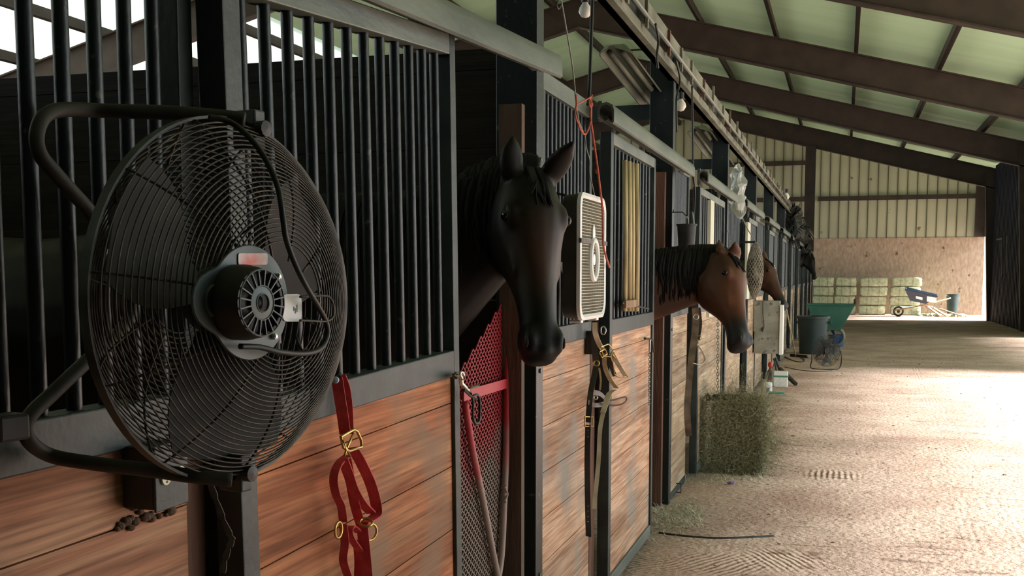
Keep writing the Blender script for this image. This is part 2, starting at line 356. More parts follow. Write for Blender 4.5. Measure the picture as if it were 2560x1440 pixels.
# end wall: ribbed cream siding above strand board
mb = MB(); x = XL
XE = 5.38
while x < XE:
    x1 = min(x + .38, XE); zt = lambda q: zb(q) + .9
    for a, b, d in ((x, x1, 0.0),):
        y0 = YEND + d
        vs = [(a, y0, 3.1), (b, y0, 3.1), (b, y0, zt(b)), (a, y0, zt(a))]; vs += [(p[0], YEND + .06, p[2]) for p in vs]
        mb.add(vs, [(0, 1, 2, 3), (7, 6, 5, 4), (0, 4, 5, 1), (1, 5, 6, 2), (2, 6, 7, 3), (3, 7, 4, 0)])
    x = x1
struct(mb.build('wall_end', 'siding'))
M['seam'] = mat('olive_siding_seam', (.085, .08, .045), .6)
mb = MB(); x = XL
while x < XE: mb.box((x - .016, YEND - .045, 3.1), (x + .016, YEND, zb(x) + .88)); x += .38
struct(mb.build('wall_end', 'seam'))
struct(MB().box((XL, YEND - .04, 0), (XE, YEND + .05, 3.12)).build('wall_end', 'osb'))
for z, x0, x1 in ((4.75, -1.1, XE), (6.25, XL, -1.3), (4.75, XL, -1.3)):
    struct(MB().box((x0, YEND - .16, z - .09), (x1, YEND - .035, z + .09)).build('trim_1', 'rafter'))
# interior column on the stall line of the last frame
tag(MB().box((-1.42, 41.45, 0), (-1.06, 41.75, zb(-1.2) + .05)).build('support_column', 'rafter'), 'tall brown steel column at the far end of the stall row', 'column')
# right side wall, closed in the last-but-one bay, open past it
mb = MB(); y = YF[-2] - 3.4
while y < YF[-1]:
    mb.box((XR - .02, y, 0), (XR + .05, min(y + .30, YF[-1]), zb(XR) + .8)); mb.box((XR - .04, y, 0), (XR + .04, y + .04, zb(XR) + .8)); y += .30
struct(mb.build('wall_right', 'bluewall'))
struct(MB().box((XE - .08, YF[-1] + .5, 3.12), (XE + .05, YEND, 5.6)).build('wall_right_header', 'rafter'))
struct(MB().box((4.98, YEND - .3, 3.12), (XE - .08, YEND - .06, 5.2)).build('wall_right_header', 'rafter'))
# far left wall is open; a low back wall closes the stalls
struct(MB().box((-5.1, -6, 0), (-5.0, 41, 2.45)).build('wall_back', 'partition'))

# ================================================================== STALL FRONTS
XW = -1.12                                                          # face of the boards
ZW = 1.281; ZRT = 1.356                                             # top of the boards, top of the middle rail
def boards(y0, y1, z0, z1, X, ph=.184, t=.035, warp=None):
    mb = MB(); z = z0
    while z < z1 - .01:
        zz = min(z + ph, z1); mb.box((X - t, y0, z + .0015), (X, y1, zz - .0015)); z = zz
    if warp: mb.warp(warp)
    return mb
def grille(root, y0, y1, nb, X, zt, steel='steel', warp=None, r=.0127, ztop=None):
    for i in range(nb):
        y = y0 + (y1 - y0) * (i + .5) / nb
        mb = MB().tube([(X, y, ZRT - .01), (X, y, zt)], r, 10)
        if warp: mb.warp(warp)
        mb.build('bar', steel, root, smooth=60)
def fixed_panel(y0, y1, bmat, label, nb, zt=2.36, group='fixed grille panels of the stall fronts', yb=None):
    root = thing('stall_partition', (XW, (y0 + y1) / 2, 0), label, 'stall front', group)
    boards(y0, yb or y1, .05, ZW, XW).build('board_panel', bmat, root)
    mb = MB().box((XW - .045, y0, ZW), (XW + .008, y1, ZRT)); mb.build('middle_rail', 'rail', root, bevel=.003)
    MB().box((XW - .045, y0, zt - .07), (XW + .005, y1, zt)).build('top_rail', 'galv', root, bevel=.003)
    mb = MB().box((XW - .045, y0, ZRT), (XW + .005, y0 + .045, zt - .07)); mb.build('stile', 'rail', root, bevel=.003)
    MB().box((XW - .045, y1 - .045, ZRT), (XW + .005, y1, zt - .07)).build('stile', 'rail', root, bevel=.003)
    MB().box((XW - .045, y0, 0), (XW + .004, yb or y1, .05)).build('bottom_rail', 'rail', root)
    grille(root, y0 + .045, y1 - .045, nb, XW - .02, zt - .07)
    return root
XD = -1.052                                                         # front face of a sliding door frame
def sliding_door(y0, y1, bmat, label, nb, zt=2.235, warp=None, extra=None, group='sliding stall doors'):
    root = thing('sliding_door', (XD, (y0 + y1) / 2, 0), label, 'stall door', group)
    def B(name, m, a, b, bevel=.003):
        mb = MB().box(a, b)
        if warp: mb.warp(warp)
        return mb.build(name, m, root, bevel=bevel)
    s = .05; Xb = XD - .055
    B('stile', 'rail', (Xb, y0, .04), (XD, y0 + .06, zt)); B('stile', 'rail', (Xb, y1 - .045, .04), (XD, y1, zt))
    B('top_rail', 'galv', (Xb, y0 + .06, zt - .055), (XD, y1 - .045, zt)); B('middle_rail', 'rail', (Xb, y0 + .06, ZW), (XD, y1 - .045, ZRT))
    B('bottom_rail', 'galv', (Xb, y0 + .06, .04), (XD, y1 - .045, .10))
    boards(y0 + .055, y1 - .04, .10, ZW, XD - .012, warp=warp).build('board_panel', bmat, root)
    grille(root, y0 + .06, y1 - .045, nb, XD - .03, zt - .05, warp=warp)
    for yy in (y0 + .22, y1 - .22):                                 # roller hangers
        mb = MB().box((XD - .04, yy - .03, zt), (XD - .03, yy + .03, zt + .075)); mb.lathe((XD - .035, yy, zt + .06), [(.0, -.012), (.03, -.012), (.03, .012), (.0, .012)], 16, (1, 0, 0))
        if warp: mb.warp(warp)
        mb.build('roller_hanger', 'galv', root)
    return root
def track(p, q, label, r=.042):
    p, q = V(p), V(q); d = (q - p); root = thing('door_track', p, label, 'door track', 'sliding door tracks')
    u = d.normalized(); a = V((1, 0, 0)); b = u.cross(a) * -1
    if b.z < 0: b = -b
    prof = [(-.035, -.012), (-.035, .03), (-.022, .052), (.008, .058), (.034, .045), (.042, .02), (.042, -.03), (.034, -.036), (.034, .016), (.026, .036), (.005, .048), (-.018, .042), (-.027, .026), (-.027, -.012)]
    n = len(prof); vs = [e + a * x_ + b * z_ for e in (p, q) for x_, z_ in prof]
    mb = MB(); mb.add(vs, [(i, (i + 1) % n, n + (i + 1) % n, n + i) for i in range(n)] + [tuple(range(n))[::-1], tuple(range(n, 2 * n))])
    mb.build('track_cover', 'galv', root, smooth=50)
    MB().tube([p + b * -.012 + a * .004, q + b * -.012 + a * .004], .012, 8).build('track_rail', 'dusty_black', root)
    for t in (.04, .5, .96):
        c = p + d * t; MB().box((c.x - .05, c.y - .03, c.z - .01), (c.x - .03, c.y + .03, c.z + .075)).build('track_bracket', 'galv', root)
    return root
def steel_post(y0, y1, label, zt=3.0, depth=.16, X=XW + .012):
    root = thing('stall_post', ((X - depth / 2), (y0 + y1) / 2, 0), label, 'post', 'steel posts of the stall fronts')
    MB().box((X - depth, y0, 0), (X, y1, zt)).build('post_tube', 'steel', root, bevel=.004)
    for z in (.4, 1.2, 2.0): MB().lathe((X, (y0 + y1) / 2, z), [(.0, -.002), (.009, -.002), (.009, .006), (.0, .007)], 8, (1, 0, 0)).build('bolt', 'galv', root)
    return root
def jamb(y0, y1, x0, x1, z1, m, label, pale=True):
    mb = MB(); n = 7
    mb.box((x0, y0, 0), (x1, y1, z1))
    return tag(mb.build('jamb_board', m, off=((x0 + x1) / 2, (y0 + y1) / 2, 0)), label, 'lumber post', 'lumber door jambs')

postY = [.36, yw(1342), yw(1674), yw(1810), 14.75]
doorY = [yw(603, 1200, XD), yw(1524, 900, XD), yw(1744, 900, XD), 13.0]
while len(postY) < 12: postY.append(postY[-1] + 3.65)
while len(doorY) < 11: doorY.append(doorY[-1] + 3.65)
STALLS = 11
W1 = lambda p: (p.x, p.y + (1.2 - p.z) * .028, p.z + (p.y - 3.05) * (.018 + .072 * max(0, min(1, (p.z - 1.25) / .9))))
names_post = {0: 'dark green steel post by the picture left edge, outside the frame', 1: 'dark green steel post to the right of the nearest horse',
              2: 'dark green steel post behind the bay horse neck', 3: 'dark green steel post behind the bay horse ears'}
# stall fronts built one by one for the first four, the rest are copies
far = None
for k in range(4):
    p0 = postY[k] + .058; dy = doorY[k]
    steel_post(postY[k] - .05, postY[k] + .05, names_post[k])
    fixed_panel(p0, PX(474, 50, XW).y if k == 0 else dy - .125, ['boards_l', 'boards_b', 'boards_c', 'boards_c'][k],
                ['grille panel with dirty orange boards behind the big round fan', 'grille panel with pink pine boards behind the box fan',
                 'grille panel with tan boards under the bay horse neck and black bucket', 'grille panel with tan boards behind the bay horse nose'][k], 12 if k else 16, zt=[2.36, 2.345, 2.36, 2.36][k], yb=yw(466, 1250) if k == 0 else None)
    dw = [yw(1150, 900, XD) - dy, yw(1634, 900, XD) - dy, yw(1806, 900, XD) - dy, 1.3][k]
    sliding_door(dy, dy + dw, ['boards_a', 'boards_b', 'boards_c', 'boards_c'][k],
                 ['black barred sliding door with orange boards, red halter hanging on it', 'barred sliding door with pink pine boards and yellow slats in its grille',
                  'barred sliding door with tan boards and a white slat, behind the bay horse head', 'barred sliding door with tan boards behind the hanging hay net'][k], 12, warp=W1 if k == 0 else None)
M['galv2'] = M['galv']
# nearest track sags toward the camera, as its photo shows
ta = PX(1378, 172, -1.03); tb = PX(1060, 36, -1.03); dd = (ta - tb)
track(tb - dd * .9, ta, 'long grey sliding door track above the nearest black barred door')
t2 = PX(1512, 288, -1.03); track(t2, V((-1.03, yw(1722, 430, -1.03), t2.z)), 'grey sliding door track, rounded, above the door with yellow slats')
t3 = PX(1757, 444, -1.03); track(t3, V((-1.03, yw(1838, 500, -1.03), t3.z)), 'grey sliding door track above the door with the white slat')
t4 = V((-1.03, yw(1860, 500, -1.03), 2.33)); track(t4, t4 + V((0, 2.6, 0)), 'grey sliding door track beyond the clear plastic bag')

# copies farther down the row
ORD = ['first', 'second', 'third', 'fourth', 'fifth', 'sixth', 'seventh', 'eighth', 'ninth', 'tenth', 'eleventh', 'twelfth', 'thirteenth', 'fourteenth']
def tops(prefix): return [o for o in bpy.data.objects if o.parent is None and o.name.split('.')[0] == prefix]
src = {'stall_post': tops('stall_post')[3], 'stall_partition': tops('stall_partition')[3], 'sliding_door': tops('sliding_door')[3], 'door_track': tops('door_track')[3]}
lab = {'stall_post': 'dark green steel post far down the stall row', 'stall_partition': 'barred stall panel far down the stall row',
       'sliding_door': 'barred sliding door far down the row', 'door_track': 'grey sliding door track far down the stall row'}
base = {'stall_post': postY[3], 'stall_partition': doorY[3], 'sliding_door': doorY[3], 'door_track': doorY[3]}
for k in range(4, STALLS):
    for nme, s_ in src.items():
        d = (postY[k] if nme == 'stall_post' else doorY[k]) - base[nme]
        c = copy_tree(s_, None, d); c['label'] = lab[nme].replace('far down the stall row', 'at the %s stall down the row' % ORD[k]).replace('far down the row', 'of the %s stall down the row' % ORD[k]); c['group'] = s_['group'] + ', far end'
# stall dividers
for k in range(0, STALLS):
    y = postY[k]
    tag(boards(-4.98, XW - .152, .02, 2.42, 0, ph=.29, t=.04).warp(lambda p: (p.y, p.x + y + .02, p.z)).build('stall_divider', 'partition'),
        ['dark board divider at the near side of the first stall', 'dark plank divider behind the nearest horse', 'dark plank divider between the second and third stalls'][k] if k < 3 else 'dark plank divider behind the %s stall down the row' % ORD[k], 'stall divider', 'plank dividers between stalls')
# lumber beside the openings
yj = 3.86
jamb(yj, yj + .04, PY(1247, 500, yj).x, PY(1304, 500, yj).x, PY(1270, 260, yj).z, 'lumber_mid', 'rough pale brown lumber board standing behind the nearest horse head')
jamb(yw(468,1250), yw(520,1250), XW - .05, XW - .008, 1.27, 'lumber', 'dark red lumber jamb under the round fan')
jamb(doorY[1] - .12, doorY[1] - .022, XW - .05, XW + .002, 1.27, 'lumber', 'brown lumber strip behind the black leather strap')
jamb(postY[2] - .12, postY[2] - .055, XW - .12, XW - .03, 2.25, 'lumber', 'brown lumber jamb under the bay horse neck')

# ================================================================== OVERHEAD
root = thing('header_beam', (XW, 10, 2.85), 'long pale steel header rail with brackets running above all the stall fronts', 'beam')
M['oldsteel'] = mat('dusty_pale_steel', (.07, .08, .06), .7, 0, (.20, .21, .155), 3.5, stretch=(1, .7, 1), lo=.35, hi=.65, bump=.15)
MB().box((XW - .02, -6, 2.85), (XW + .02, 41.4, 2.95)).box((XW - .02, -6, 2.85), (XW + .055, 41.4, 2.862)).build('lower_channel', 'oldsteel', root)
MB().box((XW - .01, -6, 3.02), (XW + .04, 41.4, 3.085)).build('upper_rail', 'oldsteel', root)
MB().box((XW - .05, -6, 2.95), (XW - .0, 41.4, 3.02)).build('back_plate', 'rail', root)
MB().tube([(XW + .05, -6, 2.985), (XW + .05, 41.4, 2.985)], .013, 8).build('conduit', 'galv', root)
rnd = random.Random(2); y = 1.0; i = 0
while y < 41:
    h = rnd.choice((.0, .0, .01, .05)); w_ = rnd.uniform(.04, .12)
    MB().box((XW + .0, y, 2.95), (XW + .035, y + w_, 3.02)).box((XW + .041, y, 2.92), (XW + .056, y + .04, 3.075 + h)).build('bracket', 'oldsteel' if i % 3 else 'lumber_mid', root)
    y += rnd.uniform(.45, .85); i += 1
M['white'] = mat('off_white_glass', (.8, .8, .72), .3)
def bulb(px, py, X, lab, r=.035):
    c = PX(px, py, X); root = thing('light_bulb', c, lab, 'light bulb', 'bare bulbs under the header rail')
    MB().lathe(c, [(.0, -r), (r * .6, -r * .8), (r, -r * .1), (r * .85, r * .5), (r * .45, r * 1.1), (.38 * r, r * 1.4), (0, r * 1.4)], 16).build('glass', 'white', root, smooth=True)
    MB().lathe(c, [(r * .45, r * 1.25), (r * .6, r * 1.3), (r * .6, r * 2.4), (r * .2, r * 2.6)], 12).tube([c + V((0, 0, r * 2.4)), (c.x, c.y, 2.86)], .006, 6).build('socket', 'black', root)
bulb(1463, 28, -1.14, 'white bulb beside the dark hanging cable at the top of the picture', .03)
bulb(1702, 265, -1.12, 'small white bulb under the header rail, right of the nearest slanting trough', .038)
bulb(1966, 492, -1.1, 'tiny white bulb far down the header rail', .06)
bulb(1979, 527, -1.1, 'farthest tiny white bulb over the far stalls', .06)
M['trough'] = mat('grimy_pale_trough', (.09, .115, .09), .6, 0, (.22, .25, .19), 4, stretch=(1, .5, 1), bump=.1)
def trough(a, b, lab, wd=.22):
    a, b = V(a), V(b); root = thing('light_fixture', (a + b) / 2, lab, 'light fixture', 'long pale troughs hung below the header rail')
    d = (b - a); u = d.normalized(); s_ = u.cross(V((0, 0, 1))).normalized(); n_ = s_.cross(u)
    prof = [(-.5, 0), (-.28, .5), (.28, .5), (.5, 0), (.46, -.03), (.24, .42), (-.24, .42), (-.46, -.03)]
    rings = []
    for t, k_ in ((0, .25), (.06, .9), (.1, 1), (.94, 1), (1, .3)):
        rings.append([a + d * t + s_ * x_ * wd * k_ + n_ * z_ * wd * .5 * k_ for x_, z_ in prof])
    MB().loft(rings).build('housing', 'trough', root)
    for q in (-.18, .18): MB().tube([a + d * .1 + s_ * wd * q + n_ * wd * .08, b - d * .08 + s_ * wd * q + n_ * wd * .08], .017, 10).build('tube_lamp', 'trough', root, smooth=True)
    for t in (.2, .7):
        c = a + d * t + n_ * wd * .2; MB().tube([c, (c.x, c.y, 2.96), (XW - .02, c.y, 2.96)], .006, 6).build('hanger', 'black', root)
trough(PX(1528, 120, -1.38), PX(1648, 275, -1.26), 'long slanting trough fixture, nearest, left of the header rail')
trough(PX(1742, 322, -1.36), PX(1812, 418, -1.26), 'second long slanting trough fixture, above the track of the white slat door', .24)
# short cross arms on the posts
for k in (2, 3):
    tag(MB().box((-1.9, postY[k] + .06, 2.62), (XW - .155, postY[k] + .1, 2.72)).build('cross_arm', 'rail', off=(-1.5, postY[k] + .08, 2.62)),
        'short dark cross arm on the second post above the bay horse' if k == 2 else 'short dark cross arm on the third post', 'beam')

# loose wires
M['cable'] = mat('black_rubber_cable', (.012, .014, .012), .5); M['wire'] = mat('grey_wire', (.20, .21, .17), .5, .3)
M['twine'] = mat('faded_red_twine', (.42, .07, .045), .85, 0, (.58, .16, .10), 40)
def cord(name, pts, r, m, label, cat, group=None, k=8):
    return tag(MB().tube(cr_spline(pts, k), r, 8).build(name, m, smooth=True, off=pts[0]), label, cat, group)
X_ = -1.0
cord('hanging_cable', [PX(1483, -60, X_), PX(1481, 0, X_), PX(1477, 120, X_), PX(1473, 235, X_), PX(1470, 262, X_)], .0075, 'cable', 'thick dark cable hanging straight down to the red twine', 'cable')
cord('hanging_wire', [PX(1396, -40, X_), PX(1404, 5, X_), PX(1417, 80, X_), PX(1431, 165, X_), PX(1441, 262, X_), PX(1446, 300, X_), PX(1458, 330, X_)], .003, 'wire', 'thin pale wire hanging left of the dark cable', 'wire')
cord('wire_hook', [PX(1404, 12, X_), PX(1397, 22, X_), PX(1392, 14, X_), PX(1396, 2, X_), PX(1408, -8, X_), PX(1412, -60, X_)], .003, 'black', 'dark curled wire hook at the top of the pale wire', 'hook')
cord('fan_wire', [PX(1462, 332, X_), PX(1466, 370, X_), PX(1474, 400, X_), PX(1474, 430, X_), PX(1482, 470, X_), PX(1487, 492, X_)], .0025, 'wire', 'thin grey wire running down to the top of the box fan', 'wire')
root = thing('red_twine', PX(1470, 260, X_), 'faded red baling twine knotted under the dark cable and tied down to the box fan', 'twine')
for P, r in (([(1440, 236), (1441, 262), (1438, 285), (1446, 310), (1452, 325), (1462, 336), (1470, 325), (1477, 300), (1478, 275), (1473, 255), (1480, 237)], .0035),
             ([(1480, 240), (1468, 248), (1452, 256), (1441, 262)], .0028), ([(1478, 245), (1476, 290), (1481, 330), (1489, 385), (1495, 430), (1500, 470), (1505, 510), (1507, 560), (1508, 610), (1516, 645), (1524, 668)], .0045)):
    MB().tube(cr_spline([PX(a, b, X_ + .055) for a, b in P], 5), r, 6).build('strand', 'twine', root, smooth=True)
for a, b in ((1462, 334), (1492, 428), (1478, 262)): MB().ell(PX(a, b, X_ + .03), (.008, 0, 0), (0, .008, 0), (0, 0, .010), 8, 6).build('knot', 'twine', root, smooth=True)
for i, (P, lab) in enumerate(((([(1639, 60), (1646, 100), (1642, 140), (1645, 170)]), 'short dark cable drooping off the header rail near its top'),
                 ([(1690, 150), (1700, 200), (1691, 250), (1692, 330)], 'dark cable hanging down the post by the second bulb'),
                 ([(1730, 215), (1732, 330), (1733, 430), (1737, 480), (1733, 560)], 'dark cable hanging in front of the barred stall beyond the pale trough'))):
    cord('drooping_cable', [PX(a, b, -1.03) for a, b in P], .007, 'cable', lab, 'cable', 'cables hanging from the header rail')

# ================================================================== ROUND FAN
FA = math.radians(-11); FC = PD(573, 752, 1.62); FN = V((math.cos(FA), math.sin(FA), 0)); FU = V((-math.sin(FA), math.cos(FA), 0)); FZ = V((0, 0, 1))
FR = .262
def fp(u, v, w_=0): return FC + FU * u + FZ * v + FN * w_
def FPX(px, py, w_):
    r = ray(px, py); p0 = FC + FN * w_; t = (p0 - CAM).dot(FN) / r.dot(FN); return CAM + r * t
fan = thing('round_fan', fp(0, -.3), 'large black round cage fan on a bent tube bracket, hung on the nearest grille', 'fan')
M['guard'] = mat('dusty_guard_wire', (.04, .036, .03), .55, .2, (.17, .15, .12), 26, lo=.45, hi=.75)
M['hoop'] = mat('grey_fan_hoop', (.03, .033, .03), .5, .2, (.08, .085, .08), 20)
def gw(rho, side): t = max(0, min(1, (rho - .075) / (FR - .075))); return side * (.012 + .088 * (1 - t ** 2.3))
def circ(rho, w_, n=80): return [fp(rho * math.cos(2 * PI * i / n), rho * math.sin(2 * PI * i / n), w_) for i in range(n)]
for side, nm in ((1, 'rear_guard'), (-1, 'front_guard')):
    mb = MB(); nr = 27
    for i in range(nr):
        rho = .085 + (FR - .085) * i / nr if side > 0 else .05 + (FR - .05) * i / nr
        mb.tube(circ(rho, gw(rho, side)), .00135, 5, closed=True)
    nrib = 11
    for j in range(nrib):
        a = 2 * PI * (j + .22) / nrib; c_, s_ = math.cos(a), math.sin(a)
        mb.tube([fp(c_ * r_, s_ * r_, gw(r_, side) - side * .003) for r_ in [.06 + (FR - .06) * q / 14 for q in range(15)]], .0019, 5)
    mb.build(nm, 'guard', fan, smooth=True)
MB().loft([[fp((FR + dr) * math.cos(2 * PI * i / 80), (FR + dr) * math.sin(2 * PI * i / 80), w_) for dr, w_ in ((.0, -.008), (.004, -.008), (.004, .008), (.0, .008))] for i in range(81)], caps=False).build('outer_hoop', 'hoop', fan, smooth=40)
M['blade'] = mat('dull_green_blade', (.009, .010, .008), .65, .0, (.024, .027, .021), 6)
for j in range(3):
    rings = []
    for q in range(9):
        r_ = .05 + .19 * q / 8; half = .42 + .18 * math.sin(PI * q / 8); a0 = 2 * PI * j / 3 + .5
        ring = []
        for e, sgn in ((-half, 1), (0, 1), (half, 1), (half, -1), (0, -1), (-half, -1)):
            a = a0 + e; tw = e / half * .035 * (1.15 - q / 10); ring.append(fp(r_ * math.cos(a), r_ * math.sin(a), tw + sgn * .001 - .005))
        rings.append(ring)
    MB().loft(rings).build('blade', 'blade', fan, smooth=50)
MB().lathe(fp(0, 0, -.05), [(0, 0), (.045, 0), (.05, .02), (.05, .08), (0, .08)], 24, FN).build('hub', 'black', fan, smooth=40)
M['plate'] = mat('grey_blue_motor_plate', (.055, .075, .078), .42, .2, (.095, .12, .12), 10)
# mounting plate: disc with a lobe to the left, hole through the lobe
WP = .103
HB = FPX(628, 757, WP); hu, hv = (HB - FC).dot(FU), (HB - FC).dot(FZ)
LB = FPX(534, 752, WP); lu, lv = (LB - FC).dot(FU), (LB - FC).dot(FZ)
out = []
R0 = abs((FPX(628, 612, WP) - HB).z); R1 = .040
for i in range(64):
    a = 2 * PI * i / 64; best = R0
    d_ = V((math.cos(a), math.sin(a))); cl = V((lu - hu, lv - hv)); pr = cl.dot(d_); disc = R1 * R1 - (cl.length_squared - pr * pr)
    if disc > 0 and pr > 0: best = max(best, pr + math.sqrt(disc))
    out.append(best)
for _ in range(2): out = [(out[i - 1] + 2 * out[i] + out[(i + 1) % 64]) / 4 for i in range(64)]
mb = MB(); rings = []
for w_, sc in ((WP - .006, .97), (WP - .002, 1.0), (WP, .985)):
    rings.append([fp(hu + out[i] * sc * math.cos(2 * PI * i / 64), hv + out[i] * sc * math.sin(2 * PI * i / 64), w_) for i in range(64)])
mb.loft(rings).build('motor_plate', 'plate', fan, smooth=40)
MB().lathe(fp(lu, lv, WP), [(.0, .0015), (.019, .0015), (.019, .002), (0, .002)], 24, FN).build('cable_hole', 'black', fan)
MB().lathe(fp(lu + .004, lv, WP), [(.018, 0), (.020, .004), (.022, .004), (.023, 0)], 24, FN, caps=False).build('grommet', 'plate', fan, smooth=True)
MC = FPX(656, 757, WP + .045); mu_, mv_ = (MC - FC).dot(FU), (MC - FC).dot(FZ); RM = .0455
motor = MB().lathe(fp(mu_, mv_, WP), [(RM * 1.12, 0), (RM * 1.12, .018), (RM * 1.04, .036), (RM * .99, .042), (RM * .9, .042), (RM * .88, .030), (0, .030)], 48, FN).build('motor', 'black', fan, smooth=40)
mb = MB(); MW = WP + .045
for rr, th in ((RM * .97, .0022), (RM * .50, .002)): mb.tube([fp(mu_ + rr * math.cos(2 * PI * i / 60), mv_ + rr * math.sin(2 * PI * i / 60), MW) for i in range(60)], th * .6, 6, closed=True)
for j in range(20):
    a = 2 * PI * (j + .5) / 20; mb.obox(fp(mu_ + RM * .74 * math.cos(a), mv_ + RM * .74 * math.sin(a), MW - .001), (FU * math.cos(a) + FZ * math.sin(a)) * RM * .24, (FZ * math.cos(a) - FU * math.sin(a)) * .0009, FN * .002)
mb.lathe(fp(mu_, mv_, MW - .002), [(RM * .27, 0), (RM * .28, .003), (RM * .5, .002), (RM * .5, 0)], 40, FN, caps=False)
mb.tube([fp(mu_ + RM * .27 * math.cos(2 * PI * i / 40), mv_ + RM * .27 * math.sin(2 * PI * i / 40), MW + .001) for i in range(40)], .0012, 6, closed=True)
mb.build('vent_cover', 'plate', motor, smooth=40)
MB().lathe(fp(mu_, mv_, MW - .012), [(0, 0), (.011, 0), (.011, .004), (0, .009)], 20, FN).build('shaft_cap', 'black', motor, smooth=True)
M['chrome'] = mat('bright_screw_metal', (.7, .72, .7), .2, 1.0)
for a, b in ((592, 678), (697, 691), (583, 829), (688, 841)):
    MB().lathe(FPX(a, b, WP + .004), [(0, -.004), (.0045, -.004), (.0045, .002), (.002, .003), (0, .003)], 10, FN).build('screw', 'chrome', fan)
M['redlabel'] = mat('red_and_white_label', (.85, .78, .74), .35, 0, (.80, .10, .05), 12, lo=.42, hi=.56, stretch=(1, 1, 1))
M['whitelabel'] = mat('white_label', (.92, .95, .95), .3)
def decal(x0, y0, x1, y1, w_, m, name, r=.25):
    a, b, c_, d_ = FPX(x0, y0, w_), FPX(x1, y0, w_), FPX(x1, y1, w_), FPX(x0, y1, w_); P = []
    for cc, p, n_ in ((a, d_, b), (b, a, c_), (c_, b, d_), (d_, c_, a)):
        e1 = (p - cc); e2 = (n_ - cc); L_ = min(e1.length, e2.length) * r; e1 = e1.normalized() * L_; e2 = e2.normalized() * L_
        for t in range(5): t /= 4; P.append(cc + e1 * (1 - t) ** 2 + e2 * t ** 2)
    o = MB().loft([P, [p + FN * .0008 for p in P]]).build(name, m, fan); return o
decal(595, 633, 668, 662, WP + .001, 'redlabel', 'red_label'); wl = decal(706, 735, 753, 804, WP + .001, 'whitelabel', 'white_label')
# two short scribbles of print on the white label
M['print'] = mat('teal_print', (.08, .22, .26), .5)
for k_, (a, b) in enumerate(((735, 772), (739, 777), (743, 771))):
    MB().obox(FPX(a, b, WP + .0022), FU * .0009, FZ * (.003 + .001 * k_), FN * .0002).build('print_mark', 'print', wl)
# power cord over the guard, with the wire loop
cpts = [(520, 292, .02), (575, 305, .04), (625, 345, .07), (665, 400, .09), (695, 470, .11), (708, 550, .12), (716, 600, .12), (738, 660, .12), (765, 715, .12), (798, 770, .11), (815, 805, .10), (818, 840, .10), (800, 872, .105), (760, 884, .11), (700, 880, .112), (650, 868, .11), (600, 866, .107)]
MB().tube(cr_spline([FPX(a, b, c_ + .012) for a, b, c_ in cpts], 6), .0042, 8).build('power_cord', 'cable', fan, smooth=True)
MB().tube(cr_spline([FPX(a, b, .115) for a, b in ((750, 742), (790, 740), (822, 742), (834, 765), (832, 792), (815, 803), (780, 802), (750, 801))], 6), .0019, 6).build('cord_clip', 'guard', fan, smooth=True)
# bent tube bracket: an upper and a lower loop joined behind the fan
dW = lambda px, py: (PX(px, py, XW + .045))
top = [PD(612, 300, 1.60), PD(560, 293, 1.60), PD(420, 282, 1.62), PD(260, 277, 1.64), PD(160, 274, 1.64), PD(112, 290, 1.64), PD(92, 335, 1.66), PD(100, 385, 1.69), PD(140, 435, 1.73), PD(185, 485, 1.745), PD(228, 535, 1.76), PD(300, 640, 1.77), PD(330, 760, 1.77), PD(300, 830, 1.77), PD(215, 905, 1.75), PD(130, 985, 1.70), PD(78, 1035, 1.68), PD(62, 1070, 1.64), PD(78, 1108, 1.60), PD(130, 1140, 1.58), PD(230, 1158, 1.57), PD(380, 1176, 1.56), PD(480, 1190, 1.56), PD(580, 1200, 1.57)]
top = [CAM + (p - CAM) * min(1.0, 1.085 / max(1e-6, -(p - CAM).x)) for p in top]
MB().tube(cr_spline(top, 5), .0108, 12).build('tube_bracket', 'dusty_black', fan, smooth=True)
for (a, b, c_) in ((622, 325, 1), (588, 1180, -1)):
    p = FPX(a, b, .0); MB().obox(p + FN * .0, FU * .012, FZ * .028, FN * .022).build('pivot_bracket', 'hoop', fan, bevel=.003)
    MB().lathe(p + FN * .022 - FZ * .0, [(0, 0), (.012, 0), (.012, .012), (0, .014)], 12, FN).build('pivot_knob', 'black', fan)
q = PD(14, 1068, 1.49); MB().obox(q, FU * .024, FZ * .018, FN * .02).build('clamp', 'black', fan, bevel=.004)
# strap hanging below the fan
M['strap_grey'] = mat('scuffed_grey_strap', (.05, .045, .04), .6, 0, (.16, .14, .12), 30)
tag(MB().ribbon(cr_spline([PD(a, b, 1.66) for a, b in ((524, 1205), (540, 1250), (558, 1300), (576, 1340), (580, 1350), (572, 1370), (562, 1400), (556, 1432))], 5), RT, [.006, .008, .009, .010, .010] * 7 + [.009], .003).build('hanging_strap', 'strap_grey', off=PD(524, 1205, 1.66)),
    'short kinked grey strap end hanging below the round fan', 'strap')

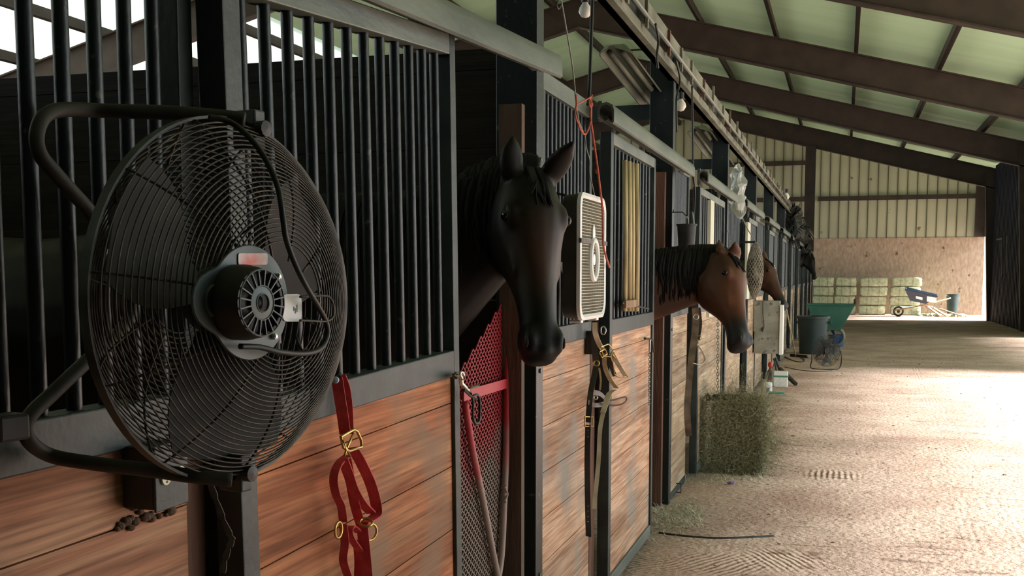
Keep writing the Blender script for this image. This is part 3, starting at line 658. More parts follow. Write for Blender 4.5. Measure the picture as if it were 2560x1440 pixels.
# outlet box on the boards below the fan
P0 = PX(305, 1200, XW); P1 = PX(466, 1190, XW)
ya, yb_ = PX(390, 1200, XW + .066).y, PX(467, 1190, XW + .066).y; zt_ = PX(392, 1118, XW + .062).z; zb_ = PX(392, 1276, XW + .062).z
ob = thing('outlet_box', (XW, ya, zb_), 'dark electrical outlet box fixed on the orange boards under the round fan', 'outlet box')
MB().box((XW + .001, ya, zb_), (XW + .062, yb_, zt_)).build('box_body', 'dusty_black', ob, bevel=.004)
cv = MB().box((XW + .062, ya - .003, zb_ - .003), (XW + .067, yb_ + .003, zt_ + .003)).build('cover_plate', 'rail', ob, bevel=.002)
M['ivory'] = mat('ivory_socket_plastic', (.75, .72, .55), .4)
for t in (.26, .74):
    c = V((XW + .067, ya + (yb_ - ya) * t, (zt_ + zb_) / 2)); MB().lathe(c, [(0, 0), (.0125, 0), (.0125, .004), (0, .004)], 20, (1, 0, 0)).build('socket', 'ivory', cv)
    MB().box(c + V((.004, -.006, .0)), c + V((.0047, -.004, .008))).box(c + V((.004, .004, .0)), c + V((.0047, .006, .008))).box(c + V((.004, -.002, -.009)), c + V((.0047, .002, -.005))).build('socket_slots', 'black', cv)
M['mud'] = mat('brown_mud', (.10, .055, .03), .95, 0, (.17, .10, .06), 60, bump=.5, bscale=120)
random.seed(3)
mb = MB()
for i in range(26):
    c = V((XW + .004, ya + random.uniform(-.02, .14), zb_ - random.uniform(.0, .035))); r_ = random.uniform(.003, .009)
    mb.ell(c, (r_, 0, 0), (0, r_ * 1.4, 0), (0, 0, r_), 8, 5)
tag(mb.build('mud_clumps', 'mud', smooth=True, off=(XW, ya, zb_ - .03)), 'crumbly brown mud stuck to the boards below the outlet box', 'mud', kind='stuff')

# ================================================================== BOX FAN
XBF = -.965; XBB = -1.035
a_, b_ = PX(1449, 640, XBF), PX(1513, 640, XBF); zt_ = PX(1480, 487, XBF).z; zb_ = PX(1480, 797, XBF).z; y0, y1 = a_.y, b_.y
bf = thing('box_fan', (XBF - .06, (y0 + y1) / 2, zb_), 'square box fan with white front frame on the grille right of the nearest horse', 'fan')
M['fanside'] = mat('grey_brown_fan_housing', (.035, .034, .030), .55, 0, (.06, .056, .05), 10)
def rrect(X, y0, y1, z0, z1, r, n=6):
    P = []
    for cy, cz, s0 in ((y1 - r, z1 - r, 0), (y0 + r, z1 - r, 1), (y0 + r, z0 + r, 2), (y1 - r, z0 + r, 3)):
        for i in range(n + 1): a = PI / 2 * (s0 + i / n); P.append(V((X, cy + r * math.cos(a), cz + r * math.sin(a))))
    return P
MB().loft([rrect(XBB, y0 + .01, y1 - .01, zb_ + .01, zt_ - .01, .05), rrect(XBF - .012, y0 + .003, y1 - .003, zb_ + .003, zt_ - .003, .06)], caps=False).build('housing', 'fanside', bf, smooth=40)
MB().loft([rrect(XBF - .012, y0, y1, zb_, zt_, .06), rrect(XBF + .002, y0, y1, zb_, zt_, .06), rrect(XBF + .006, y0 + .012, y1 - .012, zb_ + .012, zt_ - .012, .055), rrect(XBF, y0 + .022, y1 - .022, zb_ + .022, zt_ - .022, .05)], caps=False).build('front_frame', 'whitelabel', bf, smooth=40)
M['cream'] = mat('cream_plastic', (.50, .47, .36), .5, 0, (.62, .60, .50), 8)
cy_, cz_ = (y0 + y1) / 2, (zt_ + zb_) / 2
mb = MB(); n = 38
for i in range(1, n): z = zb_ + .02 + (zt_ - zb_ - .04) * i / n; mb.box((XBF - .004, y0 + .018, z - .0011), (XBF - .001, y1 - .018, z + .0011))
for i in range(1, 22): yy = y0 + .02 + (y1 - y0 - .04) * i / 22; mb.box((XBF - .006, yy - .001, zb_ + .02), (XBF - .002, yy + .001, zt_ - .02))
mb.build('front_grille', 'cream', bf)
mb = MB()
for i in range(1, 12): z = zb_ + .02 + (zt_ - zb_ - .04) * i / 12; mb.box((XBB, y0 + .01, z - .002), (XBB + .003, y1 - .01, z + .002))
mb.build('rear_grille', 'fanside', bf)
mb = MB(); mb.tube([(XBF + .003, cy_ + .062 * math.cos(2 * PI * i / 36), cz_ - .01 + .078 * math.sin(2 * PI * i / 36)) for i in range(36)], .012, 8, closed=True)
mb.ell((XBF + .003, cy_, cz_ + .095), (.004, 0, 0), (0, .022, 0), (0, 0, .035), 12, 8); mb.lathe((XBF, cy_, cz_ - .01), [(0, 0), (.022, 0), (.022, .006), (0, .006)], 20, (1, 0, 0))
mb.build('centre_emblem', 'whitelabel', bf, smooth=40)
for j in range(5):
    rings = []
    for q in range(6):
        r_ = .04 + .17 * q / 5
        rings.append([V((XBF - .06 + e * .03 + s2 * .001, cy_ + r_ * math.cos(2 * PI * j / 5 + e * .5), cz_ + r_ * math.sin(2 * PI * j / 5 + e * .5))) for e, s2 in ((-1, 1), (0, 1), (1, 1), (1, -1), (0, -1), (-1, -1))])
    MB().loft(rings).build('blade', 'cream', bf, smooth=True)
MB().box((XBF - .002, y0 - .004, PX(1450, 601, XBF).z - .009), (XBF + .008, y1 + .004, PX(1450, 601, XBF).z + .009)).build('binding_strap', 'strap_grey', bf)
for t in (.2, .8): MB().box((XBB + .01, y0 + (y1 - y0) * t - .02, zb_ - .012), (XBF - .01, y0 + (y1 - y0) * t + .02, zb_)).build('foot', 'whitelabel', bf, bevel=.003)
for t in (.25, .75): MB().tube([(XBB + .01, y0 + (y1 - y0) * t, zt_ - .02), (XW - .01, y0 + (y1 - y0) * t, zt_ + .02)], .004, 6).build('hook', 'black', bf)

# ================================================================== TACK ON THE FRONTS
M['redweb'] = mat('red_nylon_webbing', (.50, .03, .04), .7, 0, (.68, .07, .09), 30, bump=.15, bscale=200)
M['brass'] = mat('worn_brass', (.55, .40, .14), .3, 1.0); M['leather'] = mat('black_leather', (.012, .010, .010), .4, 0, (.03, .026, .024), 20)
M['buff'] = mat('pale_buff_strap', (.42, .35, .23), .6, 0, (.62, .55, .42), 14); M['tan'] = mat('tan_strap', (.28, .20, .10), .6, 0, (.42, .33, .18), 14)
def S(P, X, m, name, root, w_=.024, t=.004, k=5, wv=None):
    pts = cr_spline([PX(a, b, X + (c_[0] if c_ else 0)) for a, b, *c_ in P], k)
    return MB().ribbon(pts, wv or (RT + V((0, 0, .0))), w_, t).build(name, m, root, smooth=40)
def ring(c, r, m, name, root, n_=None, th=.003, el=1.0):
    n_ = V(n_ or -FW).normalized(); u = n_.cross(V((0, 0, 1))).normalized(); v_ = n_.cross(u)
    return MB().tube([c + u * r * math.cos(2 * PI * i / 24) + v_ * r * el * math.sin(2 * PI * i / 24) for i in range(24)], th, 8, closed=True).build(name, m, root, smooth=True)
rh = thing('red_halter', PX(860, 945, -1.02), 'red nylon halter with brass fittings hanging from the corner of the nearest barred door', 'halter'); X_ = -1.01
S([(842, 944), (848, 985), (856, 1035), (863, 1085)], X_, 'redweb', 'crown_strap', rh, .024); S([(852, 938), (864, 975), (870, 1030), (872, 1085)], X_ - .02, 'redweb', 'crown_strap', rh, .022)
S([(882, 1120), (902, 1155), (925, 1205), (938, 1250), (941, 1284), (925, 1300), (908, 1308)], X_, 'redweb', 'cheek_strap', rh, .025)
S([(858, 1150), (872, 1188), (885, 1225), (905, 1258), (928, 1282)], X_ - .01, 'redweb', 'throat_strap', rh, .023)
S([(868, 1140), (846, 1160), (834, 1195), (840, 1235), (853, 1265), (858, 1305)], X_ - .015, 'redweb', 'cheek_strap', rh, .018)
S([(866, 1148), (876, 1200), (887, 1260), (902, 1312)], X_ - .02, 'redweb', 'throat_strap', rh, .022)
S([(905, 1310), (910, 1360), (914, 1400), (918, 1445)], X_, 'redweb', 'nose_strap', rh, .025); S([(897, 1330), (880, 1316), (873, 1330), (882, 1352), (905, 1385), (918, 1410)], X_ - .01, 'redweb', 'nose_strap', rh, .016)
S([(858, 1312), (862, 1360), (858, 1400), (872, 1445)], X_ - .015, 'redweb', 'nose_strap', rh, .018); S([(893, 1350), (897, 1400), (896, 1445)], X_ - .02, 'redweb', 'nose_strap', rh, .02)
bk = MB().tube([PX(a, b, X_ + .01) for a, b in ((852, 1092), (884, 1074), (893, 1078), (903, 1100), (904, 1118), (872, 1128), (858, 1118))], .0035, 8, closed=True)
bk.tube([PX(856, 1100, X_ + .012), PX(866, 1125, X_ + .012), PX(860, 1142, X_ + .012)], .003, 6); bk.tube([PX(884, 1084, X_ + .012), PX(866, 1122, X_ + .012), PX(876, 1142, X_ + .012)], .003, 6)
bk.build('brass_buckle', 'brass', rh, smooth=True)
ring(PX(926, 1330, X_ - .01), .019, 'brass', 'brass_ring', rh, (.9, -.4, 0)); ring(PX(846, 1325, X_ - .01), .017, 'brass', 'brass_ring', rh, (1, 0, 0)); ring(PX(915, 1306, X_ + .01), .014, 'brass', 'brass_ring', rh, (.3, -.4, 1))
MB().lathe(PX(839, 950, -1.0), [(0, 0), (.0075, 0), (.006, .004), (0, .006)], 16, -FW).build('pale_rivet', mat('pale_blue_plastic', (.45, .58, .70), .4), rh)
MB().tube([PX(848, 942, -1.0), PX(850, 935, XD)], .004, 8).build('hook_pin', 'black', rh)

lh = thing('leather_halter', PX(1475, 960, -1.03), 'black leather halter with one long buckled strap hanging left of the pale one', 'halter'); X_ = -1.035
S([(1492, 905), (1484, 945), (1476, 985), (1472, 1030), (1470, 1056)], X_, 'leather', 'cheek_strap', lh, .024)
S([(1470, 1062), (1468, 1150), (1469, 1250), (1471, 1330), (1471, 1341)], X_, 'leather', 'long_strap', lh, .024)
S([(1470, 1005), (1482, 1012), (1500, 1012), (1516, 1006)], X_, 'leather', 'nose_strap', lh, .02, wv=V((0, 0, 1))); S([(1472, 1000), (1480, 982), (1500, 985), (1515, 1000)], X_ - .02, 'leather', 'nose_strap', lh, .022, wv=V((0, 0, 1)))
S([(1512, 1002), (1535, 1000), (1555, 994), (1566, 994), (1562, 1006), (1545, 1013), (1525, 1013), (1512, 1008)], X_ + .02, 'leather', 'nose_loop', lh, .012, wv=RT.cross(V((0, 0, 1))))
S([(1488, 790), (1486, 850), (1490, 905)], X_ - .03, 'leather', 'crown_strap', lh, .03)
MB().tube([PX(a, b, X_ + .006) for a, b in ((1462, 1042), (1483, 1042), (1483, 1066), (1462, 1066))], .003, 8, closed=True).build('brass_buckle', 'brass', lh, smooth=True)
mb = MB()
for yy in (1076, 1092, 1265, 1278, 1292, 1304): mb.lathe(PX(1470, yy, X_ + .004), [(0, 0), (.0022, 0), (.0022, .0015), (0, .0015)], 8, -FW)
mb.build('strap_eyelets', 'buff', lh)
ring(PX(1491, 908, X_ + .01), .012, 'brass', 'brass_ring', lh); ring(PX(1489, 994, X_ + .01), .008, 'chrome', 'ring', lh)
ph = thing('pale_halter', PX(1500, 900, -1.0), 'pale buff strap halter with brass fittings hanging under the box fan, over the black one', 'halter'); X_ = -1.0
S([(1487, 806), (1488, 832), (1497, 858), (1508, 876)], X_, 'buff', 'crown_strap', ph, .022); S([(1512, 884), (1512, 915), (1525, 948), (1542, 970)], X_, 'tan', 'cheek_strap', ph, .02)
S([(1530, 882), (1545, 910), (1566, 943)], X_ + .01, 'buff', 'nose_strap', ph, .022); S([(1537, 975), (1523, 985), (1514, 1010), (1507, 1032)], X_, 'buff', 'keeper_strap', ph, .024)
S([(1508, 1030), (1500, 1075), (1497, 1140), (1493, 1190), (1488, 1240), (1486, 1272)], X_, 'buff', 'long_strap', ph, .019); S([(1498, 920), (1502, 950), (1500, 975)], X_, 'tan', 'throat_strap', ph, .008)
S([(1520, 890), (1528, 915), (1537, 940)], X_ - .01, 'leather', 'chin_strap', ph, .02)
bk = MB()
for P in ([(1502, 868), (1520, 860), (1533, 872), (1526, 892), (1508, 890)], [(1530, 885), (1568, 935), (1570, 942), (1548, 944), (1536, 936)], [(1499, 880), (1512, 872), (1518, 885), (1504, 894)]):
    bk.tube([PX(a, b, X_ + .012) for a, b in P], .0032, 8, closed=True)
bk.build('brass_fittings', 'brass', ph, smooth=True); ring(PX(1508, 826, X_ + .005), .011, 'chrome', 'ring', ph, el=1.6)
tag(MB().box(PX(1461, 828, XW + .0), PX(1489, 884, XW + .04)).build('wall_hook_block', 'black', off=PX(1470, 850, XW), bevel=.004), 'small black block on the boards behind the halters, under the box fan', 'hook')

# latch of the nearest door with its hanging link
lt = thing('door_latch', PX(1150, 960, -1.03), 'metal slide bolt with dark chain link at the edge of the nearest barred door', 'latch'); X_ = -1.03
MB().obox(PX(1147, 938, X_), (.008, 0, 0), (0, .035, 0), (0, 0, .008)).build('bolt_plate', 'galv', lt, bevel=.002)
MB().tube([PX(a, b, X_ + .01) for a, b in ((1140, 935), (1152, 940), (1153, 958), (1168, 974), (1175, 985))], .007, 8).build('bolt', 'chrome', lt, smooth=True)
MB().tube(cr_spline([PX(a, b, X_ + .02) for a, b in ((1156, 948), (1150, 936), (1155, 930), (1160, 940))], 4), .004, 6).build('bolt_loop', 'chrome', lt, smooth=True)
MB().tube([PX(1160, 975, X_ + .02), PX(1176, 990, X_ + .02), PX(1192, 999, X_ + .02)], .0035, 6).build('pin', 'black', lt)
MB().tube(cr_spline([PX(a, b, X_ + .02) for a, b in ((1181, 992), (1194, 988), (1199, 1005), (1199, 1040), (1196, 1056), (1187, 1057), (1182, 1040), (1183, 1008))], 5, closed=True), .0042, 8, closed=True).build('link', 'black', lt, smooth=True)
MB().tube([PX(1176, 970, X_ + .02), PX(1196, 964, X_ + .02)], .004, 6).build('handle', 'chrome', lt)

def chain(P, X, name, label, n, s_=.012):
    pts = [PX(a, b, X) for a, b in P]; mb = MB()
    for i in range(n):
        c = pts[0].lerp(pts[-1], (i + .5) / n); d = (pts[-1] - pts[0]).normalized(); u = V((1, 0, 0)) if i % 2 else V((0, 1, 0)); hh = (pts[-1] - pts[0]).length / n * .62
        mb.tube([c + d * hh * math.sin(2 * PI * j / 10) + u * s_ * .5 * math.cos(2 * PI * j / 10) for j in range(10)], s_ * .16, 5, closed=True)
    return tag(mb.build(name, 'galv', off=pts[0], smooth=True), label, 'chain')
chain([(1624, 868), (1623, 1012)], XD + .012, 'hanging_chain', 'dark chain hanging at the right edge of the door with yellow slats', 26)
chain([(1795, 800), (1794, 1000)], XD + .012, 'hanging_chain', 'pale chain hanging on the door under the bay horse jaw', 26, .02)
l2 = thing('door_latch', PX(1620, 850, -1.03), 'dark latch with bright bolt on the door with yellow slats', 'latch')
MB().tube([PX(1612, 846, -1.03), PX(1632, 850, -1.03)], .007, 8).tube([PX(1630, 850, -1.03), PX(1634, 880, -1.03)], .005, 6).build('bolt_bar', 'black', l2)
MB().tube([PX(1624, 850, -1.02), PX(1623, 880, -1.02)], .006, 8).build('bolt', 'chrome', l2)

# red expanded-metal gate inside the first opening
M['redmetal'] = bpy.data.materials.new('red_paint_worn_to_grey'); m = M['redmetal']; m.use_nodes = True; n = m.node_tree; b = n.nodes['Principled BSDF']; b.inputs['Roughness'].default_value = .55
ge = n.nodes.new('ShaderNodeNewGeometry'); sx = n.nodes.new('ShaderNodeSeparateXYZ'); n.links.new(ge.outputs['Position'], sx.inputs[0])
nz = n.nodes.new('ShaderNodeTexNoise'); nz.inputs['Scale'].default_value = 7; n.links.new(ge.outputs['Position'], nz.inputs['Vector'])
ma = n.nodes.new('ShaderNodeMath'); ma.operation = 'MULTIPLY_ADD'; ma.inputs[1].default_value = .5; n.links.new(nz.outputs[0], ma.inputs[0]); n.links.new(sx.outputs['Z'], ma.inputs[2])
cr = n.nodes.new('ShaderNodeValToRGB'); cr.color_ramp.elements[0].position = .98; cr.color_ramp.elements[0].color = (.36, .27, .24, 1); cr.color_ramp.elements[1].position = 1.25 if False else 1.0
ms = n.nodes.new('ShaderNodeMapRange'); ms.inputs['From Min'].default_value = 1.08; ms.inputs['From Max'].default_value = 1.32; n.links.new(ma.outputs[0], ms.inputs[0])
cr.color_ramp.elements[0].position = 0; cr.color_ramp.elements[1].color = (.52, .04, .06, 1); n.links.new(ms.outputs[0], cr.inputs[0]); n.links.new(cr.outputs[0], b.inputs['Base Color'])
XG = -1.20
mg = thing('mesh_gate', PX(1215, 1100, XG), 'worn red expanded metal gate inside the opening under the nearest horse', 'gate')
ga, gb = PX(1262, 900, XG).y, PX(1140, 900, XG).y
gzt = PX(1262, 742, XG).z; slope = (gzt - PX(1160, 905, XG).z) / (ga - PX(1160, 905, XG).y)
mb = MB(); cw, ch = .034, .026; ny = int((ga - gb) / cw); z = .12
def strut(p, q_):
    if p.z < gzt - (ga - p.y) * slope and q_.z < gzt - (ga - q_.y) * slope:
        d = (q_ - p).normalized(); nn = V((1, 0, 0)); s_ = d.cross(nn); mb.obox((p + q_) / 2, nn * .0022, d * (q_ - p).length / 2, s_ * .0016)
row = 0
while z < gzt:
    for i in range(ny):
        y_ = gb + (i + (.5 if row % 2 else 0)) * cw
        strut(V((XG, y_, z)), V((XG, y_ + cw / 2, z + ch / 2))); strut(V((XG, y_ + cw / 2, z + ch / 2)), V((XG, y_ + cw, z)))
        strut(V((XG, y_, z)), V((XG, y_ + cw / 2, z - ch / 2))); strut(V((XG, y_ + cw / 2, z - ch / 2)), V((XG, y_ + cw, z)))
    z += ch; row += 0
mb.build('expanded_mesh', 'redmetal', mg)
GP = lambda L: cr_spline([PX(a, b, XG + .02) for a, b in L], 6)
MB().tube(GP([(1270, 745), (1268, 900), (1266, 1100), (1260, 1260), (1254, 1380), (1246, 1440), (1240, 1470)]), .0125, 10).build('frame_tube', 'redmetal', mg, smooth=True)
MB().tube(GP([(1162, 1005), (1180, 1120), (1205, 1240), (1228, 1360), (1246, 1450)]), .012, 10).build('brace_tube', 'redmetal', mg, smooth=True)
MB().ribbon([PX(1158, 990, XG + .02), PX(1268, 958, XG + .02)], (0, 0, 1), .035, .006).build('cross_strap', 'redmetal', mg)
MB().tube([PX(1262, 1215, XG + .03), PX(1268, 1235, XG + .03), PX(1262, 1255, XG + .03)], .006, 6).build('hinge_pin', 'redmetal', mg)

# yellow slats in the second door, white slat in the third
M['bamboo'] = mat('yellow_split_slats', (.32, .25, .12), .6, 0, (.62, .52, .28), 6, stretch=(4, 4, .6), lo=.35, hi=.6)
ys = thing('slat_bundle', PX(1577, 600, XD + .02), 'bundle of pale yellow slats tied over the grille of the second sliding door', 'slats')
for i, a in enumerate((1562, 1571, 1580, 1590)):
    t_, b_2 = PX(a, 400 + i * 3, XD + .012), PX(a, 778, XD + .012); MB().tube([t_, t_.lerp(b_2, .5) + V((.004, 0, 0)), b_2], .0125 + .003 * (i % 2), 8).build('slat', 'bamboo', ys, smooth=True)
MB().box(PX(1558, 752, XD + .026), PX(1596, 766, XD + .04)).build('cross_block', 'lumber_pale', ys); MB().tube([PX(1555, 757, XD + .03), PX(1622, 772, XD + .03)], .005, 6).build('tie_wire', 'black', ys)
M['offwhite'] = mat('off_white_board', (.55, .56, .44), .6, 0, (.68, .68, .55), 5)
tag(MB().box(PX(1769, 500, XD - .016), PX(1784, 640, XD + .012) - V((0, 0, .5))).build('grille_board', 'offwhite', off=PX(1775, 600, XD)), 'upright off-white board on the grille of the third sliding door', 'board')
tag(MB().box(PX(1864, 555, XD - .016), PX(1875, 660, XD + .012) - V((0, 0, .4))).build('grille_board', 'offwhite', off=PX(1870, 600, XD)), 'upright off-white board on the grille behind the hanging hay net', 'board')

# bucket hung on the second stall grille
M['rubber'] = mat('black_rubber', (.012, .014, .013), .6, 0, (.03, .033, .03), 12)
c = PX(1716, 628, -1.01); bu = thing('bucket', c, 'black bucket hung on the grille above the bay horse neck', 'bucket'); hh = (PX(1716, 560, -1.01).z - c.z)
MB().lathe(c, [(0, 0), (.052, 0), (.064, hh), (.069, hh), (.069, hh - .012), (.060, hh - .012), (.05, .01), (0, .01)], 24).build('pail', 'rubber', bu, smooth=40)
MB().tube([c + V((0, .066 * math.cos(t), hh + .05 * math.sin(t))) for t in [PI * i / 12 for i in range(13)]], .003, 6).build('bail', 'wire', bu, smooth=True)
MB().tube([c + V((0, 0, hh + .05)), c + V((-.03, 0, hh + .08)), V((XW - .02, c.y, c.z + hh + .08))], .004, 6).build('hook', 'black', bu)
MB().tube(cr_spline([c + V((.02, .07, hh - .02)), c + V((.02, .13, hh - .03)), c + V((.02, .16, hh + .02)), c + V((.01, .16, hh + .09))], 5), .011, 8).build('spout_hose', 'galv', bu, smooth=True)

# dark hay net on a swing arm
M['net'] = mat('grey_hemp_net', (.20, .19, .15), .9, 0, (.34, .32, .26), 30)
M['hay'] = mat('dusty_hay', (.20, .19, .10), .95, 0, (.42, .41, .27), 18, lo=.3, hi=.7, bump=.4, bscale=60)
M['hay_dark'] = mat('grey_brown_hay', (.05, .045, .035), .95, 0, (.30, .28, .22), 9, stretch=(3, 3, .6), bump=.4, bscale=60)
YN = 12.35; tp = PY(1889, 605, YN); bt = PY(1886, 748, YN); hn = thing('hay_net', tp, 'grey hay net hanging from an arm in front of the third horse', 'hay net')
L_ = tp.z - bt.z; prof = lambda t: .085 * math.sin(PI * min(1, t * 1.0)) ** .6 * (1 if t < .5 else 1) + .004
mb = MB(); n = 16; m_ = 14
for sgn in (1, -1):
    for j in range(n):
        mb.tube([bt + V((prof(i / m_) * math.cos(2 * PI * j / n + sgn * i * .32), prof(i / m_) * .9 * math.sin(2 * PI * j / n + sgn * i * .32), L_ * i / m_)) for i in range(m_ + 1)], .0045, 4)
mb.build('netting', 'net', hn)
MB().lathe(bt, [(max(.004, prof(i / 10) * .85), L_ * (i / 10)) for i in range(1, 8)], 14).warp(lambda p: p + V((noise.noise(p * 9) * .03, noise.noise(p * 7) * .03, 0))).build('hay_fill', 'hay_dark', hn, smooth=True)
MB().tube([tp, PY(1868, 572, YN), PY(1852, 535, YN)], .006, 5).build('cord', 'net', hn)
MB().tube([V((XW + .02, YN, tp.z + .0)), tp], .012, 8).build('swing_arm', 'steel', hn)
MB().tube([tp, bt - V((0, 0, .35))], .004, 5).build('cord', 'net', hn)
# clear plastic bag shining on the track
M['plastic'] = mat('clear_plastic_film', (.55, .6, .55), .15); M['plastic'].node_tree.nodes['Principled BSDF'].inputs['Transmission Weight'].default_value = .6
c = PX(1845, 478, -1.0); pb = MB().ell(c, (.07, 0, 0), (0, .10, 0), (0, 0, .26), 18, 14).warp(lambda p: p + V((noise.noise(p * 14), noise.noise(p * 14 + V((5, 0, 0))), noise.noise(p * 12 + V((0, 9, 0))))) * .05 + V((0, 0, 0)))
tag(pb.build('plastic_bag', 'plastic', off=c), 'crumpled shiny plastic bag hanging on the track beyond the second trough', 'bag')

# bridle hanging under the bay horse neck
br = thing('brown_bridle', PX(1742, 850, -1.0), 'worn brown bridle with a pale loop, hanging under the bay horse neck', 'bridle'); X_ = -1.02
M['brownstrap'] = mat('worn_brown_strap', (.07, .045, .03), .6, 0, (.20, .14, .095), 10)
S([(1738, 770), (1740, 800), (1736, 845), (1728, 900)], X_, 'brownstrap', 'crown_strap', br, .05); S([(1728, 900), (1722, 960), (1718, 1030), (1722, 1090)], X_, 'brownstrap', 'long_strap', br, .045)
S([(1742, 860), (1756, 880), (1762, 900), (1750, 911), (1732, 908)], X_ + .02, 'buff', 'pale_loop', br, .014); S([(1746, 770), (1750, 810), (1744, 850)], X_ + .01, 'leather', 'cheek_strap', br, .03)
ring(PX(1740, 792, X_ + .03), .018, 'chrome', 'ring', br); ring(PX(1748, 845, X_ + .03), .016, 'brass', 'ring', br)

# square tube stub on the floor
a = PZ(1690, 1232); tag(MB().tube([a + V((x_, 0, z_ + .004)) for x_, z_ in ((-.035, 0), (.035, 0), (.035, .065), (-.035, .065))], .005, 4, closed=True).build('floor_guide', 'steel', off=a), 'small square steel door guide standing on the dirt by the second post', 'door guide')

# ================================================================== HORSES
def coat(name, base, base2, dark, muz, r0, r1, poll=None, tint=None):
    """coat colour with dark points round the muzzle; world-space distance from the muzzle centre"""
    m = bpy.data.materials.new(name); m.use_nodes = True; n = m.node_tree; L = n.links; N = n.nodes.new
    b = n.nodes['Principled BSDF']; b.inputs['Roughness'].default_value = .48; b.inputs['Specular IOR Level'].default_value = .28
    b.inputs['Sheen Weight'].default_value = .0
    ge = N('ShaderNodeNewGeometry'); nz = N('ShaderNodeTexNoise'); nz.inputs['Scale'].default_value = 5; nz.inputs['Detail'].default_value = 5; L.new(ge.outputs['Position'], nz.inputs['Vector'])
    cr = N('ShaderNodeValToRGB'); cr.color_ramp.elements[0].position = .35; cr.color_ramp.elements[1].position = .68
    cr.color_ramp.elements[0].color = (*base, 1); cr.color_ramp.elements[1].color = (*base2, 1); L.new(nz.outputs[0], cr.inputs[0]); out = cr.outputs[0]
    for c_, a, bq, col_ in (([(tint[0], .02, .24, tint[1])] if tint else []) + [(muz, r0, r1, dark)]):
        ds = N('ShaderNodeVectorMath'); ds.operation = 'DISTANCE'; L.new(ge.outputs['Position'], ds.inputs[0]); ds.inputs[1].default_value = c_
        mr = N('ShaderNodeMapRange'); mr.inputs['From Min'].default_value = a; mr.inputs['From Max'].default_value = bq; mr.inputs['To Min'].default_value = 1; mr.inputs['To Max'].default_value = 0
        mr.interpolation_type = 'SMOOTHSTEP'; L.new(ds.outputs['Value'], mr.inputs[0])
        mx = N('ShaderNodeMix'); mx.data_type = 'RGBA'; L.new(mr.outputs[0], mx.inputs[0]); L.new(out, mx.inputs[6]); mx.inputs[7].default_value = (*col_, 1); out = mx.outputs[2]
    L.new(out, b.inputs['Base Color'])
    n3 = N('ShaderNodeTexNoise'); n3.inputs['Scale'].default_value = 220; L.new(ge.outputs['Position'], n3.inputs['Vector'])
    bp = N('ShaderNodeBump'); bp.inputs['Strength'].default_value = .08; L.new(n3.outputs[0], bp.inputs['Height']); L.new(bp.outputs[0], b.inputs['Normal'])
    return m
M['eye'] = mat('glossy_dark_eye', (.006, .005, .004), .06)
